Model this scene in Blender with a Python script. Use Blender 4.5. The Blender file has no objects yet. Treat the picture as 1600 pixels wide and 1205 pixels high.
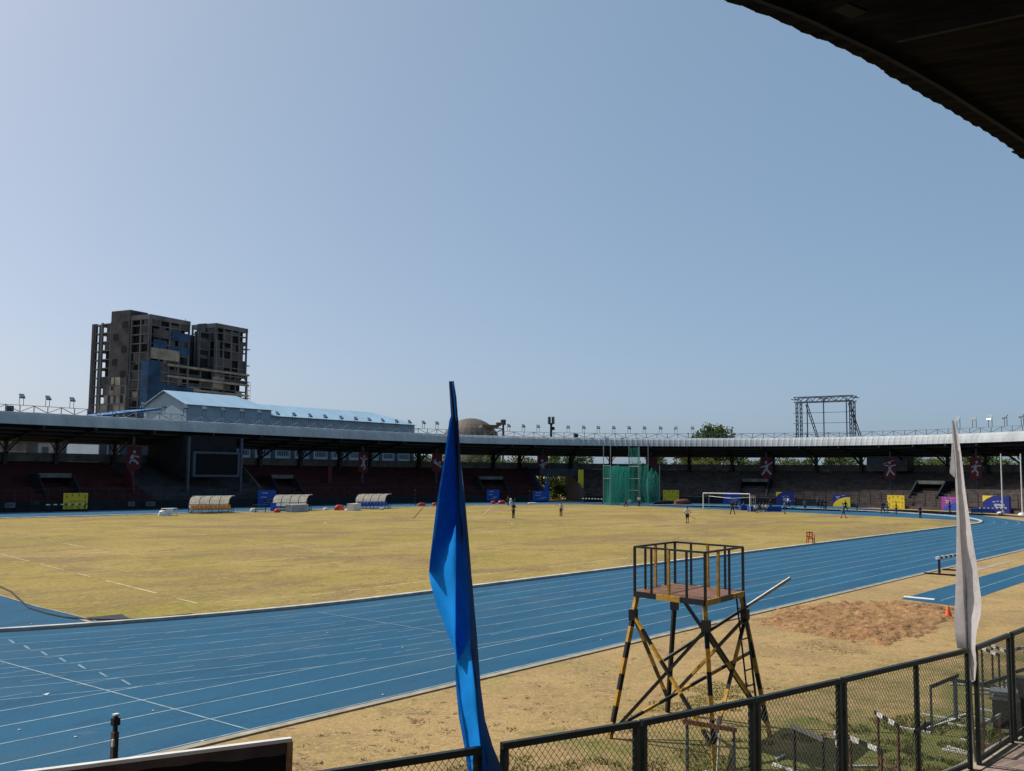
import bpy, math, random
from math import sin, cos, pi, radians, atan2, hypot, sqrt
from mathutils import Vector, Matrix
random.seed(7)
SC = bpy.context.scene
COL = SC.collection
# ------------------------------------------------------------------ camera
F, PIT, ROLL = 1540.2, 0.0902735, 0.0092180
CAM = Vector((-27.232, -27.819, 4.783)); YAW = 0.891950
fwd = Vector((sin(YAW)*cos(PIT), cos(YAW)*cos(PIT), sin(PIT)))
rgt0 = Vector((cos(YAW), -sin(YAW), 0)); up0 = rgt0.cross(fwd)
rgt = rgt0*cos(ROLL)+up0*sin(ROLL); upv = up0*cos(ROLL)-rgt0*sin(ROLL)
cd = bpy.data.cameras.new("camera"); cam = bpy.data.objects.new("camera", cd); COL.objects.link(cam)
M = Matrix((rgt, upv, -fwd)).transposed().to_4x4(); M.translation = CAM
cam.matrix_world = M
cd.sensor_width = 36; cd.lens = F/1600*36; cd.clip_start = .05; cd.clip_end = 6000
SC.camera = cam
# ------------------------------------------------------------------ world, sun, exposure
SUN_EL, SUN_AZ = radians(50), radians(-14)       # azimuth from +Y towards +X
w = bpy.data.worlds.new("World"); SC.world = w; w.use_nodes = True
nt = w.node_tree; nt.nodes.clear()
sky = nt.nodes.new('ShaderNodeTexSky'); sky.sky_type = 'NISHITA'; sky.sun_disc = False
sky.sun_elevation = SUN_EL; sky.sun_rotation = SUN_AZ; sky.air_density = .5; sky.dust_density = 2.5; sky.ozone_density = 4.0
bgn = nt.nodes.new('ShaderNodeBackground'); bgn.inputs[1].default_value = 0.1
wo = nt.nodes.new('ShaderNodeOutputWorld')
veil = nt.nodes.new('ShaderNodeMix'); veil.data_type = 'RGBA'; veil.blend_type = 'ADD'; veil.inputs[0].default_value = 1
veil.inputs[7].default_value = (1.03, 2.01, 2.99, 1)      # thin even winter haze over the whole sky
tint = nt.nodes.new('ShaderNodeMix'); tint.data_type = 'RGBA'; tint.blend_type = 'MULTIPLY'; tint.inputs[0].default_value = 1; tint.inputs[7].default_value = (1.248, 1.016, .801, 1)
nt.links.new(sky.outputs[0], tint.inputs[6]); nt.links.new(tint.outputs[2], veil.inputs[6]); nt.links.new(veil.outputs[2], bgn.inputs[0]); nt.links.new(bgn.outputs[0], wo.inputs[0])
sd = bpy.data.lights.new("sun", 'SUN'); sd.energy = 4.8; sd.angle = radians(.5); sd.color = (1, .95, .86)
so = bpy.data.objects.new("sun", sd); COL.objects.link(so)
sdir = Vector((sin(SUN_AZ)*cos(SUN_EL), cos(SUN_AZ)*cos(SUN_EL), sin(SUN_EL)))
so.rotation_euler = sdir.to_track_quat('Z', 'Y').to_euler(); so.location = (0, 60, 80)
SC.view_settings.view_transform = 'Standard'; SC.view_settings.look = 'None'
SC.view_settings.exposure = 0.0; SC.view_settings.gamma = 1
# ------------------------------------------------------------------ placing helpers (survey of the photograph)
def ray(x, y): return fwd + rgt*((x-800)/F) - upv*((y-602.5)/F)
def G(x, y, z=0.0):
    v = ray(x, y); t = (z-CAM.z)/v.z; return CAM+v*t
def GY(x, y, Y):
    v = ray(x, y); t = (Y-CAM.y)/v.y; return CAM+v*t
def GD(x, y, d):
    v = ray(x, y); return CAM+v*(d/hypot(v.x, v.y))
S0, RC = 84.39, 36.5
def ringP(s, r, z=0.0):
    if s <= S0: return Vector((s, RC+r, z))
    a = pi/2-(s-S0)/50; return Vector((S0+r*cos(a), RC+r*sin(a), z))
def ringN(s):      # outward normal
    if s <= S0: return Vector((0, 1, 0))
    a = pi/2-(s-S0)/50; return Vector((cos(a), sin(a), 0))
def GR(x, y, r):   # ray meets ring of radius r -> (s, z)
    v = ray(x, y); best = None; t = 60.0; prev = None
    while t < 320:
        p = CAM+v*t
        q = hypot(p.x-S0, p.y-RC) if p.x > S0 else abs(p.y-RC)
        if prev is not None and prev < r <= q: best = p
        prev = q; t += .05
    a = atan2(best.y-RC, best.x-S0)
    s = best.x if best.x < S0 else S0+50*(pi/2-a)
    return s, best.z
# ------------------------------------------------------------------ materials
MATS = {}
def mat(name, col, rough=.7, metal=0, var=.15, scale=4.0, bump=.0, col2=None, spec=.3, stretch=None, detail=6, coat=0, trans=0):
    if name in MATS: return MATS[name]
    m = bpy.data.materials.new(name); m.use_nodes = True; n = m.node_tree; L = n.links
    b = n.nodes['Principled BSDF']; b.inputs['Roughness'].default_value = rough; b.inputs['Metallic'].default_value = metal
    b.inputs['Specular IOR Level'].default_value = spec
    tc = n.nodes.new('ShaderNodeNewGeometry'); src = tc.outputs['Position']
    if stretch:
        mp = n.nodes.new('ShaderNodeMapping'); mp.inputs['Scale'].default_value = stretch; L.new(src, mp.inputs[0]); src = mp.outputs[0]
    nz = n.nodes.new('ShaderNodeTexNoise'); nz.inputs['Scale'].default_value = scale; nz.inputs['Detail'].default_value = detail
    nz.inputs['Roughness'].default_value = .65
    L.new(src, nz.inputs['Vector'])
    r = n.nodes.new('ShaderNodeValToRGB'); c2 = col2 or tuple(c*(1-var*1.6) for c in col)
    r.color_ramp.elements[0].position = .32; r.color_ramp.elements[1].position = .68
    r.color_ramp.elements[0].color = (*c2, 1); r.color_ramp.elements[1].color = (*(min(1, c*(1+var)) for c in col), 1)
    L.new(nz.outputs[0], r.inputs[0]); L.new(r.outputs[0], b.inputs['Base Color'])
    if bump:
        bp = n.nodes.new('ShaderNodeBump'); bp.inputs['Strength'].default_value = bump; bp.inputs['Distance'].default_value = .03
        L.new(nz.outputs[0], bp.inputs['Height']); L.new(bp.outputs[0], b.inputs['Normal'])
    if trans:
        out = n.nodes['Material Output']; tr = n.nodes.new('ShaderNodeBsdfTranslucent'); mx = n.nodes.new('ShaderNodeMixShader')
        mx.inputs[0].default_value = trans; L.new(r.outputs[0], tr.inputs[0]); L.new(b.outputs[0], mx.inputs[1]); L.new(tr.outputs[0], mx.inputs[2]); L.new(mx.outputs[0], out.inputs[0])
    MATS[name] = m; return m
def layered(name, base, layers, rough=.9, bumps=(), spec=.1):
    """base colour; layers = (colour, scale, lo, hi, detail, stretch, distortion) mixed over it by noise masks"""
    m = bpy.data.materials.new(name); m.use_nodes = True; n = m.node_tree; L = n.links
    b = n.nodes['Principled BSDF']; b.inputs['Roughness'].default_value = rough; b.inputs['Specular IOR Level'].default_value = spec
    pos = n.nodes.new('ShaderNodeNewGeometry').outputs['Position']
    cur = None
    for i, (c, sc, lo, hi, det, st, dis) in enumerate(layers):
        mp = n.nodes.new('ShaderNodeMapping'); mp.inputs['Scale'].default_value = st; mp.inputs['Location'].default_value = (i*17.3, i*5.1, 0)
        L.new(pos, mp.inputs[0])
        nz = n.nodes.new('ShaderNodeTexNoise'); nz.inputs['Scale'].default_value = sc; nz.inputs['Detail'].default_value = det
        nz.inputs['Distortion'].default_value = dis; nz.inputs['Roughness'].default_value = .6
        L.new(mp.outputs[0], nz.inputs['Vector'])
        mr = n.nodes.new('ShaderNodeMapRange'); mr.inputs[1].default_value = lo; mr.inputs[2].default_value = hi; L.new(nz.outputs[0], mr.inputs[0])
        mx = n.nodes.new('ShaderNodeMix'); mx.data_type = 'RGBA'; L.new(mr.outputs[0], mx.inputs[0])
        if cur is None: mx.inputs[6].default_value = (*base, 1)
        else: L.new(cur, mx.inputs[6])
        mx.inputs[7].default_value = (*c, 1); cur = mx.outputs[2]
    L.new(cur, b.inputs['Base Color'])
    prevn = None
    for sc, stg, dist in bumps:
        nz = n.nodes.new('ShaderNodeTexNoise'); nz.inputs['Scale'].default_value = sc; nz.inputs['Detail'].default_value = 5; L.new(pos, nz.inputs['Vector'])
        bp = n.nodes.new('ShaderNodeBump'); bp.inputs['Strength'].default_value = stg; bp.inputs['Distance'].default_value = dist
        L.new(nz.outputs[0], bp.inputs['Height'])
        if prevn: L.new(prevn, bp.inputs['Normal'])
        prevn = bp.outputs[0]
    if prevn: L.new(prevn, b.inputs['Normal'])
    MATS[name] = m; return m
O1 = (1, 1, 1)
m_ground = layered('dry_earth', (.350, .238, .098), [((.25, .165, .070), .35, .42, .62, 5, O1, .6), ((.27, .215, .065), .5, .52, .70, 6, O1, .8), ((.15, .10, .05), 2.2, .56, .72, 8, O1, 1.2), ((.19, .125, .062), .9, .56, .70, 7, O1, .8), ((.42, .32, .18), 7, .50, .72, 6, O1, 0), ((.17, .11, .05), 20, .54, .66, 7, O1, 0), ((.13, .085, .04), 3.5, .64, .70, 8, O1, .5), ((.36, .27, .15), 60, .5, .7, 3, O1, 0)], bumps=((14, .5, .04), (60, .6, .02)))
m_grass = layered('infield_turf', (.285, .208, .056), [((.225, .185, .030), .07, .44, .60, 4, O1, .5), ((.33, .235, .085), .09, .48, .64, 5, O1, .8), ((.185, .122, .062), .11, .47, .63, 8, (.7, 1.1, 1), 1.4), ((.16, .105, .052), .45, .55, .68, 8, (.6, 1.2, 1), 1.2), ((.15, .105, .04), .8, .56, .74, 8, (.6, 1.1, 1), 1.0), ((.36, .29, .12), 3, .52, .76, 7, O1, .4), ((.115, .085, .025), 6, .53, .68, 7, (.6, 1.2, 1), 0), ((.10, .07, .03), 1.9, .63, .70, 8, (.7, 1.2, 1), .5), ((.31, .25, .10), 34, .5, .72, 4, O1, 0)], bumps=((9, .6, .06), (40, .6, .03)))
m_track = layered('blue_running_surface', (.018, .082, .152), [((.022, .100, .180), .16, .42, .62, 4, (.4, 1.6, 1), .3), ((.015, .064, .118), .7, .50, .70, 6, (.3, 1.5, 1), .6), ((.042, .098, .148), .35, .50, .74, 7, (.5, 1.2, 1), 1.0), ((.026, .098, .17), 9, .45, .7, 5, O1, 0), ((.014, .066, .122), 28, .5, .7, 4, O1, 0), ((.060, .115, .160), 2.2, .64, .74, 8, (.4, 1.6, 1), .8)], rough=.82, bumps=((90, .4, .01),), spec=.08)
m_sand = layered('reddish_pit_sand', (.285, .165, .075), [((.22, .108, .050), 1.3, .46, .62, 7, O1, .5), ((.38, .245, .135), 5, .5, .7, 6, O1, 0)], bumps=((5, 1, .1), (25, .8, .05)))
m_green = layered('green_weeds', (.115, .145, .028), [((.24, .21, .075), 1.6, .45, .62, 6, O1, .4)])
m_line = mat('white_line_paint', (.20, .29, .345), .7, var=.25, scale=2.5)
m_dash = mat('worn_line_paint', (.125, .22, .29), .7, var=.25, scale=3)
m_chalk = mat('chalk_line', (.50, .44, .26), .9, var=.3, scale=1.5)
m_kerb = mat('white_kerb_paint', (.45, .45, .42), .7, var=.25, scale=1.6)
m_concedge = mat('edging_concrete', (.30, .265, .20), .85, var=.25, scale=2)
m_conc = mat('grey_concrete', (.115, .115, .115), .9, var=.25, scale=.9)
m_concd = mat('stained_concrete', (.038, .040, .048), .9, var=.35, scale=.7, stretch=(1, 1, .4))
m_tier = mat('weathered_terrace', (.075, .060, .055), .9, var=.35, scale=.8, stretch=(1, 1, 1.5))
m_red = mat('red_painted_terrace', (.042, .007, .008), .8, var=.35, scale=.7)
m_redb = mat('red_banner_cloth', (.085, .014, .017), .8, var=.12)
m_lip = mat('pale_roof_sheet', (.34, .37, .39), .55, var=.14, scale=.5, stretch=(1, 1, .3))
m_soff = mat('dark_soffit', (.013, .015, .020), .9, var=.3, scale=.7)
m_steel = mat('grey_blue_steel', (.045, .060, .085), .5, var=.2, scale=2)
m_steeld = mat('dark_steel', (.015, .018, .023), .5, var=.3, scale=3)
m_rail = mat('railing_steel', (.17, .21, .25), .5, var=.2, scale=2)
m_black = mat('black_paint', (.012, .012, .013), .45, var=.3, scale=8)
m_yellow = mat('yellow_steel_paint', (.42, .235, .03), .5, var=.3, scale=7)
m_rust = mat('rusty_steel', (.15, .055, .03), .8, var=.4, scale=9)
m_boards = mat('platform_boards', (.17, .085, .055), .85, var=.3, scale=5)
m_white = mat('white_paint', (.62, .62, .60), .5, var=.08, scale=3)
m_whited = mat('chipped_white_paint', (.60, .60, .57), .6, var=.3, scale=8)
m_galv = mat('galvanised_tube', (.30, .30, .29), .4, metal=.6, var=.2, scale=6)
m_fence = mat('dark_green_fence_paint', (.008, .016, .014), .45, var=.4, scale=6, bump=.1)
m_wire = mat('fence_wire', (.03, .034, .03), .6, metal=.3, var=.3, scale=9)
m_blueflag = mat('blue_flag_cloth', (.016, .27, .78), .85, var=.06, scale=11, trans=.6, bump=.5, spec=.1)
m_bluedouble = mat('blue_flag_doubled_shade', (.010, .13, .47), .85, var=.08, scale=11, trans=.22, bump=.5, spec=.1)  # doubled layers; the light they stop is put in as darker blue
m_sleeve = mat('shaded_pole_sleeve', (.022, .055, .12), .9, var=.12, scale=4)  # pole sleeve; the flag's shaded side is put into its darker blue
m_whiteflag = mat('white_flag_cloth', (.62, .585, .58), .85, var=.08, scale=9, trans=.35, bump=.5, spec=.1)
m_navy = mat('navy_print', (.01, .02, .16), .6, var=.1)
m_bluep = mat('bright_blue_print', (.010, .065, .32), .6, var=.1)
m_bluep2 = mat('blue_roof_paint', (.03, .13, .30), .6, var=.1)
m_purple = mat('purple_print', (.26, .04, .26), .6, var=.1)
m_yelp = mat('yellow_print', (.62, .47, .03), .6, var=.06)
m_yelprint = mat('dark_yellow_print', (.30, .20, .005), .6, var=.1)
m_printw = mat('white_print', (.27, .29, .36), .6, var=.05)
m_poly = mat('cloudy_plastic_sheet', (.74, .73, .70), .4, var=.12, scale=3, trans=.5)
m_orange = mat('orange_plastic', (.75, .28, .02), .4, var=.1)
m_seatb = mat('blue_plastic', (.02, .07, .50), .4, var=.1)
m_redpl = mat('red_plastic', (.50, .045, .02), .4, var=.1)
m_cone = mat('orange_cone', (.80, .12, .03), .5, var=.1)
m_screen = mat('dark_screen', (.006, .007, .008), .7, var=.1, spec=.1)
m_bluecloth = mat('blue_table_cloth', (.01, .05, .28), .8, var=.2)
m_hall = mat('pale_blue_cladding', (.26, .36, .44), .6, var=.08, scale=.3)
m_hallroof = mat('light_blue_roof_sheet', (.27, .42, .54), .35, var=.08, scale=.3, stretch=(1, .3, 1))
m_glassd = mat('dark_window', (.03, .05, .08), .2, var=.1)
m_bconc = mat('raw_building_concrete', (.115, .130, .155), .9, var=.3, scale=.15, stretch=(1, 1, .5))
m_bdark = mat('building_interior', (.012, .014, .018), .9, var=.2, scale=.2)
m_binfill = mat('plastered_infill', (.27, .26, .245), .9, var=.3, scale=.25)
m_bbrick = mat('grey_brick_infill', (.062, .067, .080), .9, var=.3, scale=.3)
m_bnet = mat('blue_safety_net', (.018, .065, .16), .8, var=.35, scale=.25)
m_dome = mat('brown_dome_sheet', (.10, .085, .07), .7, var=.2, scale=.3)
m_leaf = mat('leaves', (.075, .115, .025), .7, var=.5, scale=.8, trans=.35)
m_leaf2 = mat('pale_leaves', (.13, .15, .035), .7, var=.5, scale=.8, trans=.35)
m_bark = mat('bark', (.10, .075, .05), .9, var=.3)
m_skin = mat('brown_skin', (.20, .10, .06), .6, var=.08)
m_hair = mat('black_hair', (.01, .009, .008), .6, var=.1)
m_net = None
m_tarp = mat('grey_white_tarp', (.36, .37, .42), .7, var=.3, scale=3)
m_wood = mat('brown_timber', (.33, .19, .09), .8, var=.25, scale=6)
m_boardback = mat('brown_back_cloth', (.085, .06, .052), .9, var=.2, scale=2)
m_boarddk = mat('black_cloth', (.006, .006, .006), .95, var=.2)
m_pave1 = None
def green_belt(m):
    # weeds colour the soil in a belt along the fence (a strip of the ground itself)
    n = m.node_tree; L = n.links; bs = n.nodes['Principled BSDF']; old = bs.inputs['Base Color'].links[0].from_socket
    pos = n.nodes.new('ShaderNodeNewGeometry').outputs['Position']
    dt = n.nodes.new('ShaderNodeVectorMath'); dt.operation = 'DOT_PRODUCT'; dt.inputs[1].default_value = (.205, .979, 0); L.new(pos, dt.inputs[0])
    nz = n.nodes.new('ShaderNodeTexNoise'); nz.inputs['Scale'].default_value = .55; nz.inputs['Detail'].default_value = 8; nz.inputs['Roughness'].default_value = .7; L.new(pos, nz.inputs['Vector'])
    a = n.nodes.new('ShaderNodeMath'); a.operation = 'MULTIPLY_ADD'; a.inputs[1].default_value = 9.0; a.inputs[2].default_value = -3.5; L.new(nz.outputs[0], a.inputs[0])
    c = n.nodes.new('ShaderNodeMath'); c.operation = 'ADD'; L.new(a.outputs[0], c.inputs[0])
    d = n.nodes.new('ShaderNodeMath'); d.operation = 'MULTIPLY_ADD'; d.inputs[1].default_value = -.55; d.inputs[2].default_value = -.55*22.6; L.new(dt.outputs['Value'], d.inputs[0]); L.new(d.outputs[0], c.inputs[1])
    mr = n.nodes.new('ShaderNodeMapRange'); mr.inputs[1].default_value = -.9; mr.inputs[2].default_value = 1.0; mr.inputs[4].default_value = .85; L.new(c.outputs[0], mr.inputs[0])
    n2 = n.nodes.new('ShaderNodeTexNoise'); n2.inputs['Scale'].default_value = 14; n2.inputs['Detail'].default_value = 6; L.new(pos, n2.inputs['Vector'])
    rp = n.nodes.new('ShaderNodeValToRGB'); rp.color_ramp.elements[0].position = .38; rp.color_ramp.elements[1].position = .64; rp.color_ramp.elements[0].color = (.042, .064, .013, 1); rp.color_ramp.elements[1].color = (.145, .165, .038, 1); L.new(n2.outputs[0], rp.inputs[0])
    mx = n.nodes.new('ShaderNodeMix'); mx.data_type = 'RGBA'; L.new(mr.outputs[0], mx.inputs[0]); L.new(old, mx.inputs[6]); L.new(rp.outputs[0], mx.inputs[7]); L.new(mx.outputs[2], bs.inputs['Base Color'])
green_belt(m_ground)
# ------------------------------------------------------------------ mesh builder
class MB:
    def __init__(s): s.v = []; s.f = []; s.m = []; s.mi = 0
    def quad(s, *p):
        k = len(s.v); s.v += [tuple(q) for q in p]; s.f.append(tuple(range(k, k+len(p)))); s.m.append(s.mi)
    def hexa(s, b, t):
        k = len(s.v); s.v += [tuple(q) for q in b]+[tuple(q) for q in t]
        for f in ((3, 2, 1, 0), (4, 5, 6, 7), (0, 1, 5, 4), (1, 2, 6, 5), (2, 3, 7, 6), (3, 0, 4, 7)):
            s.f.append(tuple(k+i for i in f)); s.m.append(s.mi)
    def box(s, c, d, rz=0):
        c = Vector(c); hx, hy, hz = d[0]/2, d[1]/2, d[2]/2; cr, sr = cos(rz), sin(rz)
        P = [(x*cr-y*sr, x*sr+y*cr) for x, y in ((-hx, -hy), (hx, -hy), (hx, hy), (-hx, hy))]
        s.hexa([(c.x+x, c.y+y, c.z-hz) for x, y in P], [(c.x+x, c.y+y, c.z+hz) for x, y in P])
    def bar(s, a, b, w, h=None, up=Vector((0, 0, 1))):
        a = Vector(a); b = Vector(b); h = h or w; d = (b-a).normalized()
        x = d.cross(up)
        if x.length < 1e-3: x = d.cross(Vector((0, 1, 0)))
        x.normalize(); y = x.cross(d).normalized(); x *= w/2; y *= h/2
        s.hexa([a-x-y, a+x-y, a+x+y, a-x+y], [b-x-y, b+x-y, b+x+y, b-x+y])
    def tube(s, pts, r, n=8, caps=True):
        pts = [Vector(p) for p in pts]; rs = r if isinstance(r, (list, tuple)) else [r]*len(pts)
        k0 = len(s.v); ref = None
        for i, p in enumerate(pts):
            d = (pts[min(i+1, len(pts)-1)]-pts[max(i-1, 0)]).normalized()
            if ref is None: ref = d.cross(Vector((0, 0, 1))) if abs(d.z) < .95 else d.cross(Vector((1, 0, 0)))
            x = (ref-d*ref.dot(d)).normalized(); ref = x; y = d.cross(x)
            for j in range(n):
                a = 2*pi*j/n; s.v.append(tuple(p+(x*cos(a)+y*sin(a))*rs[i]))
        for i in range(len(pts)-1):
            for j in range(n):
                a = k0+i*n+j; b = k0+i*n+(j+1) % n; s.f.append((a, b, b+n, a+n)); s.m.append(s.mi)
        if caps:
            s.f.append(tuple(k0+j for j in reversed(range(n)))); s.m.append(s.mi)
            e = k0+(len(pts)-1)*n; s.f.append(tuple(e+j for j in range(n))); s.m.append(s.mi)
    def prism(s, poly, fn):   # poly: closed list of 2D; fn(p, t) -> 3D for t=0/1
        n = len(poly); k = len(s.v)
        s.v += [tuple(fn(p, 0)) for p in poly]+[tuple(fn(p, 1)) for p in poly]
        s.f.append(tuple(reversed(range(k, k+n)))); s.m.append(s.mi); s.f.append(tuple(range(k+n, k+2*n))); s.m.append(s.mi)
        for i in range(n):
            j = (i+1) % n; s.f.append((k+i, k+j, k+n+j, k+n+i)); s.m.append(s.mi)
    def sweep(s, prof, s0, s1, ds=2.0, closed=True, fn=ringP, wob=None):
        N = max(1, int(round((s1-s0)/ds))); n = len(prof); k = len(s.v)
        for i in range(N+1):
            t = s0+(s1-s0)*i/N
            for j, (r, z) in enumerate(prof):
                rr = r + (wob(i, j) if wob else 0)
                s.v.append(tuple(fn(t, rr, z)))
        for i in range(N):
            for j in range(n if closed else n-1):
                a = k+i*n+j; b = k+i*n+(j+1) % n; s.f.append((a, b, b+n, a+n)); s.m.append(s.mi)
        if closed:
            s.f.append(tuple(k+j for j in reversed(range(n)))); s.m.append(s.mi)
            e = k+N*n; s.f.append(tuple(e+j for j in range(n))); s.m.append(s.mi)
    def build(s, name, mats, parent=None, label=None, cat=None, group=None, kind=None, smooth=False, recentre=None, local=False):
        if not isinstance(mats, (list, tuple)): mats = [mats]
        loc = Vector((0, 0, 0))
        vs = s.v
        if parent is None and kind is None or recentre:
            xs = [v[0] for v in vs]; ys = [v[1] for v in vs]; zs = [v[2] for v in vs]
            loc = Vector(((min(xs)+max(xs))/2, (min(ys)+max(ys))/2, min(zs)))
            vs = [(v[0]-loc.x, v[1]-loc.y, v[2]-loc.z) for v in vs]
        me = bpy.data.meshes.new(name); me.from_pydata(vs, [], s.f); me.validate()
        for m in mats: me.materials.append(m)
        if len(mats) > 1 and len(me.polygons) == len(s.m): me.polygons.foreach_set('material_index', s.m)
        if smooth: me.polygons.foreach_set('use_smooth', [True]*len(me.polygons))
        me.update()
        o = bpy.data.objects.new(name, me); COL.objects.link(o); o.location = loc
        if parent is not None:
            o.parent = parent
            if not local: o.matrix_parent_inverse = wm(parent).inverted()
        tag(o, label, cat, group, kind)
        return o
def wm(o):
    m = Matrix.LocRotScale(o.location, o.rotation_euler, o.scale)
    if o.parent: return wm(o.parent) @ o.matrix_parent_inverse @ m
    return m
def tag(o, label=None, cat=None, group=None, kind=None):
    if label: o['label'] = label
    if cat: o['category'] = cat
    if group: o['group'] = group
    if kind: o['kind'] = kind
def empty(name, loc, label, cat, group=None, rz=0):
    o = bpy.data.objects.new(name, None); o.empty_display_size = .3; COL.objects.link(o); o.location = loc; o.rotation_euler = (0, 0, rz)
    tag(o, label, cat, group); return o
def copy_tree(o, parent=None):
    c = o.copy(); COL.objects.link(c)
    if parent is not None: c.parent = parent
    for ch in list(o.children): copy_tree(ch, c)
    return c
def flat(name, pts, z, m, label=None):
    b = MB(); b.quad(*[(p[0], p[1], z) for p in pts]); return b.build(name, m, kind='structure')
# ================================================================== SETTING
b = MB()
N = 64
b.quad(*[(3200*cos(2*pi*i/N), 3200*sin(2*pi*i/N), 0) for i in range(N)])
b.build('ground', m_ground, kind='structure')
# blue running surface
pts = [(-60, RC+50.3)]+[tuple(ringP(s, 50.3)[:2]) for s in [S0+i*3.0 for i in range(0, 47)]]
pts += [tuple(ringP(S0+50*(pi/2+k*.12), 50.3-k*.35)[:2]) for k in range(1, 5)]
pts = [p for p in pts if not (p[1] < -12.3)] + [(80, -12.3), (-60, -12.3)]
flat('running_track', pts, .008, m_track)
# infield turf: edges surveyed from the photograph
far = [G(x, y) for x, y in ((1495, 813), (1350, 806), (1219, 800), (1100, 795.5), (1000, 791), (900, 788.3))]
gp = [(-8.5, 1.6), (-4.5, .55), (0, .4), (84.0, .4), (88, .6), (92, 1.3)]+[(p.x, p.y) for p in far]+[(88, 72.6), (84, 72.7), (-12, 72.7)]
gp += [tuple(G(x, y)[:2]) for x, y in ((0, 931), (60, 949), (100, 958), (150, 971))]
flat('infield_grass', gp, .014, m_grass)
# kerb and edging
b = MB()
def ovalP(t, r, z):   # full oval, t in metres at R 36.5
    L1 = S0; H = pi*36.5
    t = t % (2*L1+2*H)
    if t < L1: return Vector((t, RC-r, z))
    t -= L1
    if t < H: a = -pi/2+t/36.5; return Vector((S0+r*cos(a), RC+r*sin(a), z))
    t -= H
    if t < L1: return Vector((S0-t, RC+r, z))
    t -= L1; a = pi/2+t/36.5; return Vector((r*cos(a), RC+r*sin(a), z))
PER = 2*S0+2*pi*36.5
b.sweep([(36.2, .0), (36.5, .0), (36.5, .10), (36.2, .09)], 0, PER, 1.2, True, ovalP)
b.build('track_kerb', m_kerb, kind='structure')
b = MB(); b.sweep([(36.5, .0175), (36.66, .0175)], 0, PER, 1.2, False, ovalP); b.build('kerb_dark_strip', m_boarddk, kind='structure')  # flat near-black strip along the track side of the kerb
b = MB(); b.hexa([(-60, -12.54, 0), (90, -12.54, 0), (90, -12.34, 0), (-60, -12.34, 0)], [(-60, -12.54, .035), (90, -12.54, .035), (90, -12.34, .035), (-60, -12.34, .035)])
b.build('track_edging', m_concedge, kind='structure')
# lane lines
b = MB(); d = MB()
def hline(bb, x0, x1, Y, w=.05, z=.0125): bb.quad((x0, Y-w/2, z), (x1, Y-w/2, z), (x1, Y+w/2, z), (x0, Y+w/2, z))
for i in range(1, 11):
    Y = -1.22*i
    ro = RC+9.76
    xc = 0 if i >= 8 else -sqrt(max(ro*ro-(RC-Y)**2, 0))
    hline(b, 0, 92 if i < 9 else 86, Y)
    if i >= 8: hline(b, -58, 0, Y)
    else:
        hline(b, -58, xc, Y)
        x = xc+.3
        while x < -.8: hline(d, x, x+1.0, Y, .045); x += 2.0
for i in range(1, 9):
    r = RC+1.22*i; n = 90
    for a0, a1 in ((pi, 1.5*pi), (-.5*pi, .5*pi)):
        for k in range(n):
            A = a0+(a1-a0)*k/n; B = a0+(a1-a0)*(k+1)/n; cx = 0 if a0 > 2 else S0; z = .0115
            bb = b if a0 < 2 else d
            bb.quad(*[(cx+q*cos(t), RC+q*sin(t), z) for q, t in ((r-.025, A), (r+.025, A), (r+.025, B), (r-.025, B))])
    hline(b, -10, S0, RC+r, .05)
b.quad((-15.625, -.66, .0165), (-15.575, -.66, .0165), (-15.575, -12.25, .0165), (-15.625, -12.25, .0165))
P, Q = G(495, 957), G(694, 989); dr = (Q-P).normalized(); nn = Vector((-dr.y, dr.x, 0))*.03
d.quad(*[(q.x, q.y, .0165) for q in (P-nn, Q-nn, Q+nn, P+nn)])
for x, y in ((18, 1003), (42, 1012.5), (69, 1022), (98, 1032), (128, 1043), (161, 1055), (196.5, 1067)):
    p = G(x, y); d.quad(*[(p.x+a+c*.25, p.y+c, .0165) for a, c in ((-.035, -.33), (.035, -.33), (.035, .33), (-.035, .33))])
b.build('lane_lines', m_line, kind='structure'); d.build('worn_lane_lines', m_dash, kind='structure')
# pitch chalk
b = MB()
def gl(a, c, w=.10, seg=14):
    A = G(*a); B = G(*c); dr = (B-A).normalized(); n = Vector((-dr.y, dr.x, 0))
    for k in range(seg):
        if random.random() < .2: continue
        p = A.lerp(B, k/seg); q = A.lerp(B, (k+.97)/seg); ww = n*w*random.uniform(.35, .6)
        b.quad(*[(v.x, v.y, .0185) for v in (p-ww, q-ww, q+ww, p+ww)])
for a, c in (((0, 866), (310, 944)), ((310, 944), (480, 931)), ((480, 931), (739, 900)), ((739, 900), (981, 872)), ((981, 872), (1207, 847)),
             ((0, 836.5), (32, 836)), ((30, 836), (170, 863)), ((170, 863), (30, 871)), ((175, 820), (397, 845)), ((397, 845), (545, 866)),
             ((129, 898.7), (300, 885)), ((300, 885), (545, 866)), ((519, 801), (647, 807)), ((647, 807), (900, 822)), ((1180, 843), (1210, 843.5))):
    gl(a, c, .085 if a[1] > 850 else .07)
cc = G(655, 817); rr = 9.15
for k in range(60):
    if random.random() < .25: continue
    A = 2*pi*k/60; B = 2*pi*(k+1)/60
    b.quad(*[(cc.x+q*cos(t), cc.y+q*sin(t), .0185) for q, t in ((rr-.04, A), (rr+.04, A), (rr+.04, B), (rr-.04, B))])
b.build('pitch_lines', m_chalk, kind='structure')
eg = [G(x, y) for x, y in ((-40, 917), (0, 931), (60, 949), (100, 958), (150, 971))]; b = MB()
for i in range(4):
    q0, q1 = eg[i], eg[i+1]; o_ = Vector((.05, .09, 0)); b.quad(*[(v.x, v.y, .0225) for v in (q0-o_, q1-o_, q1+o_, q0+o_)])
b.build('turf_edging', m_concedge, kind='structure')
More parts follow.
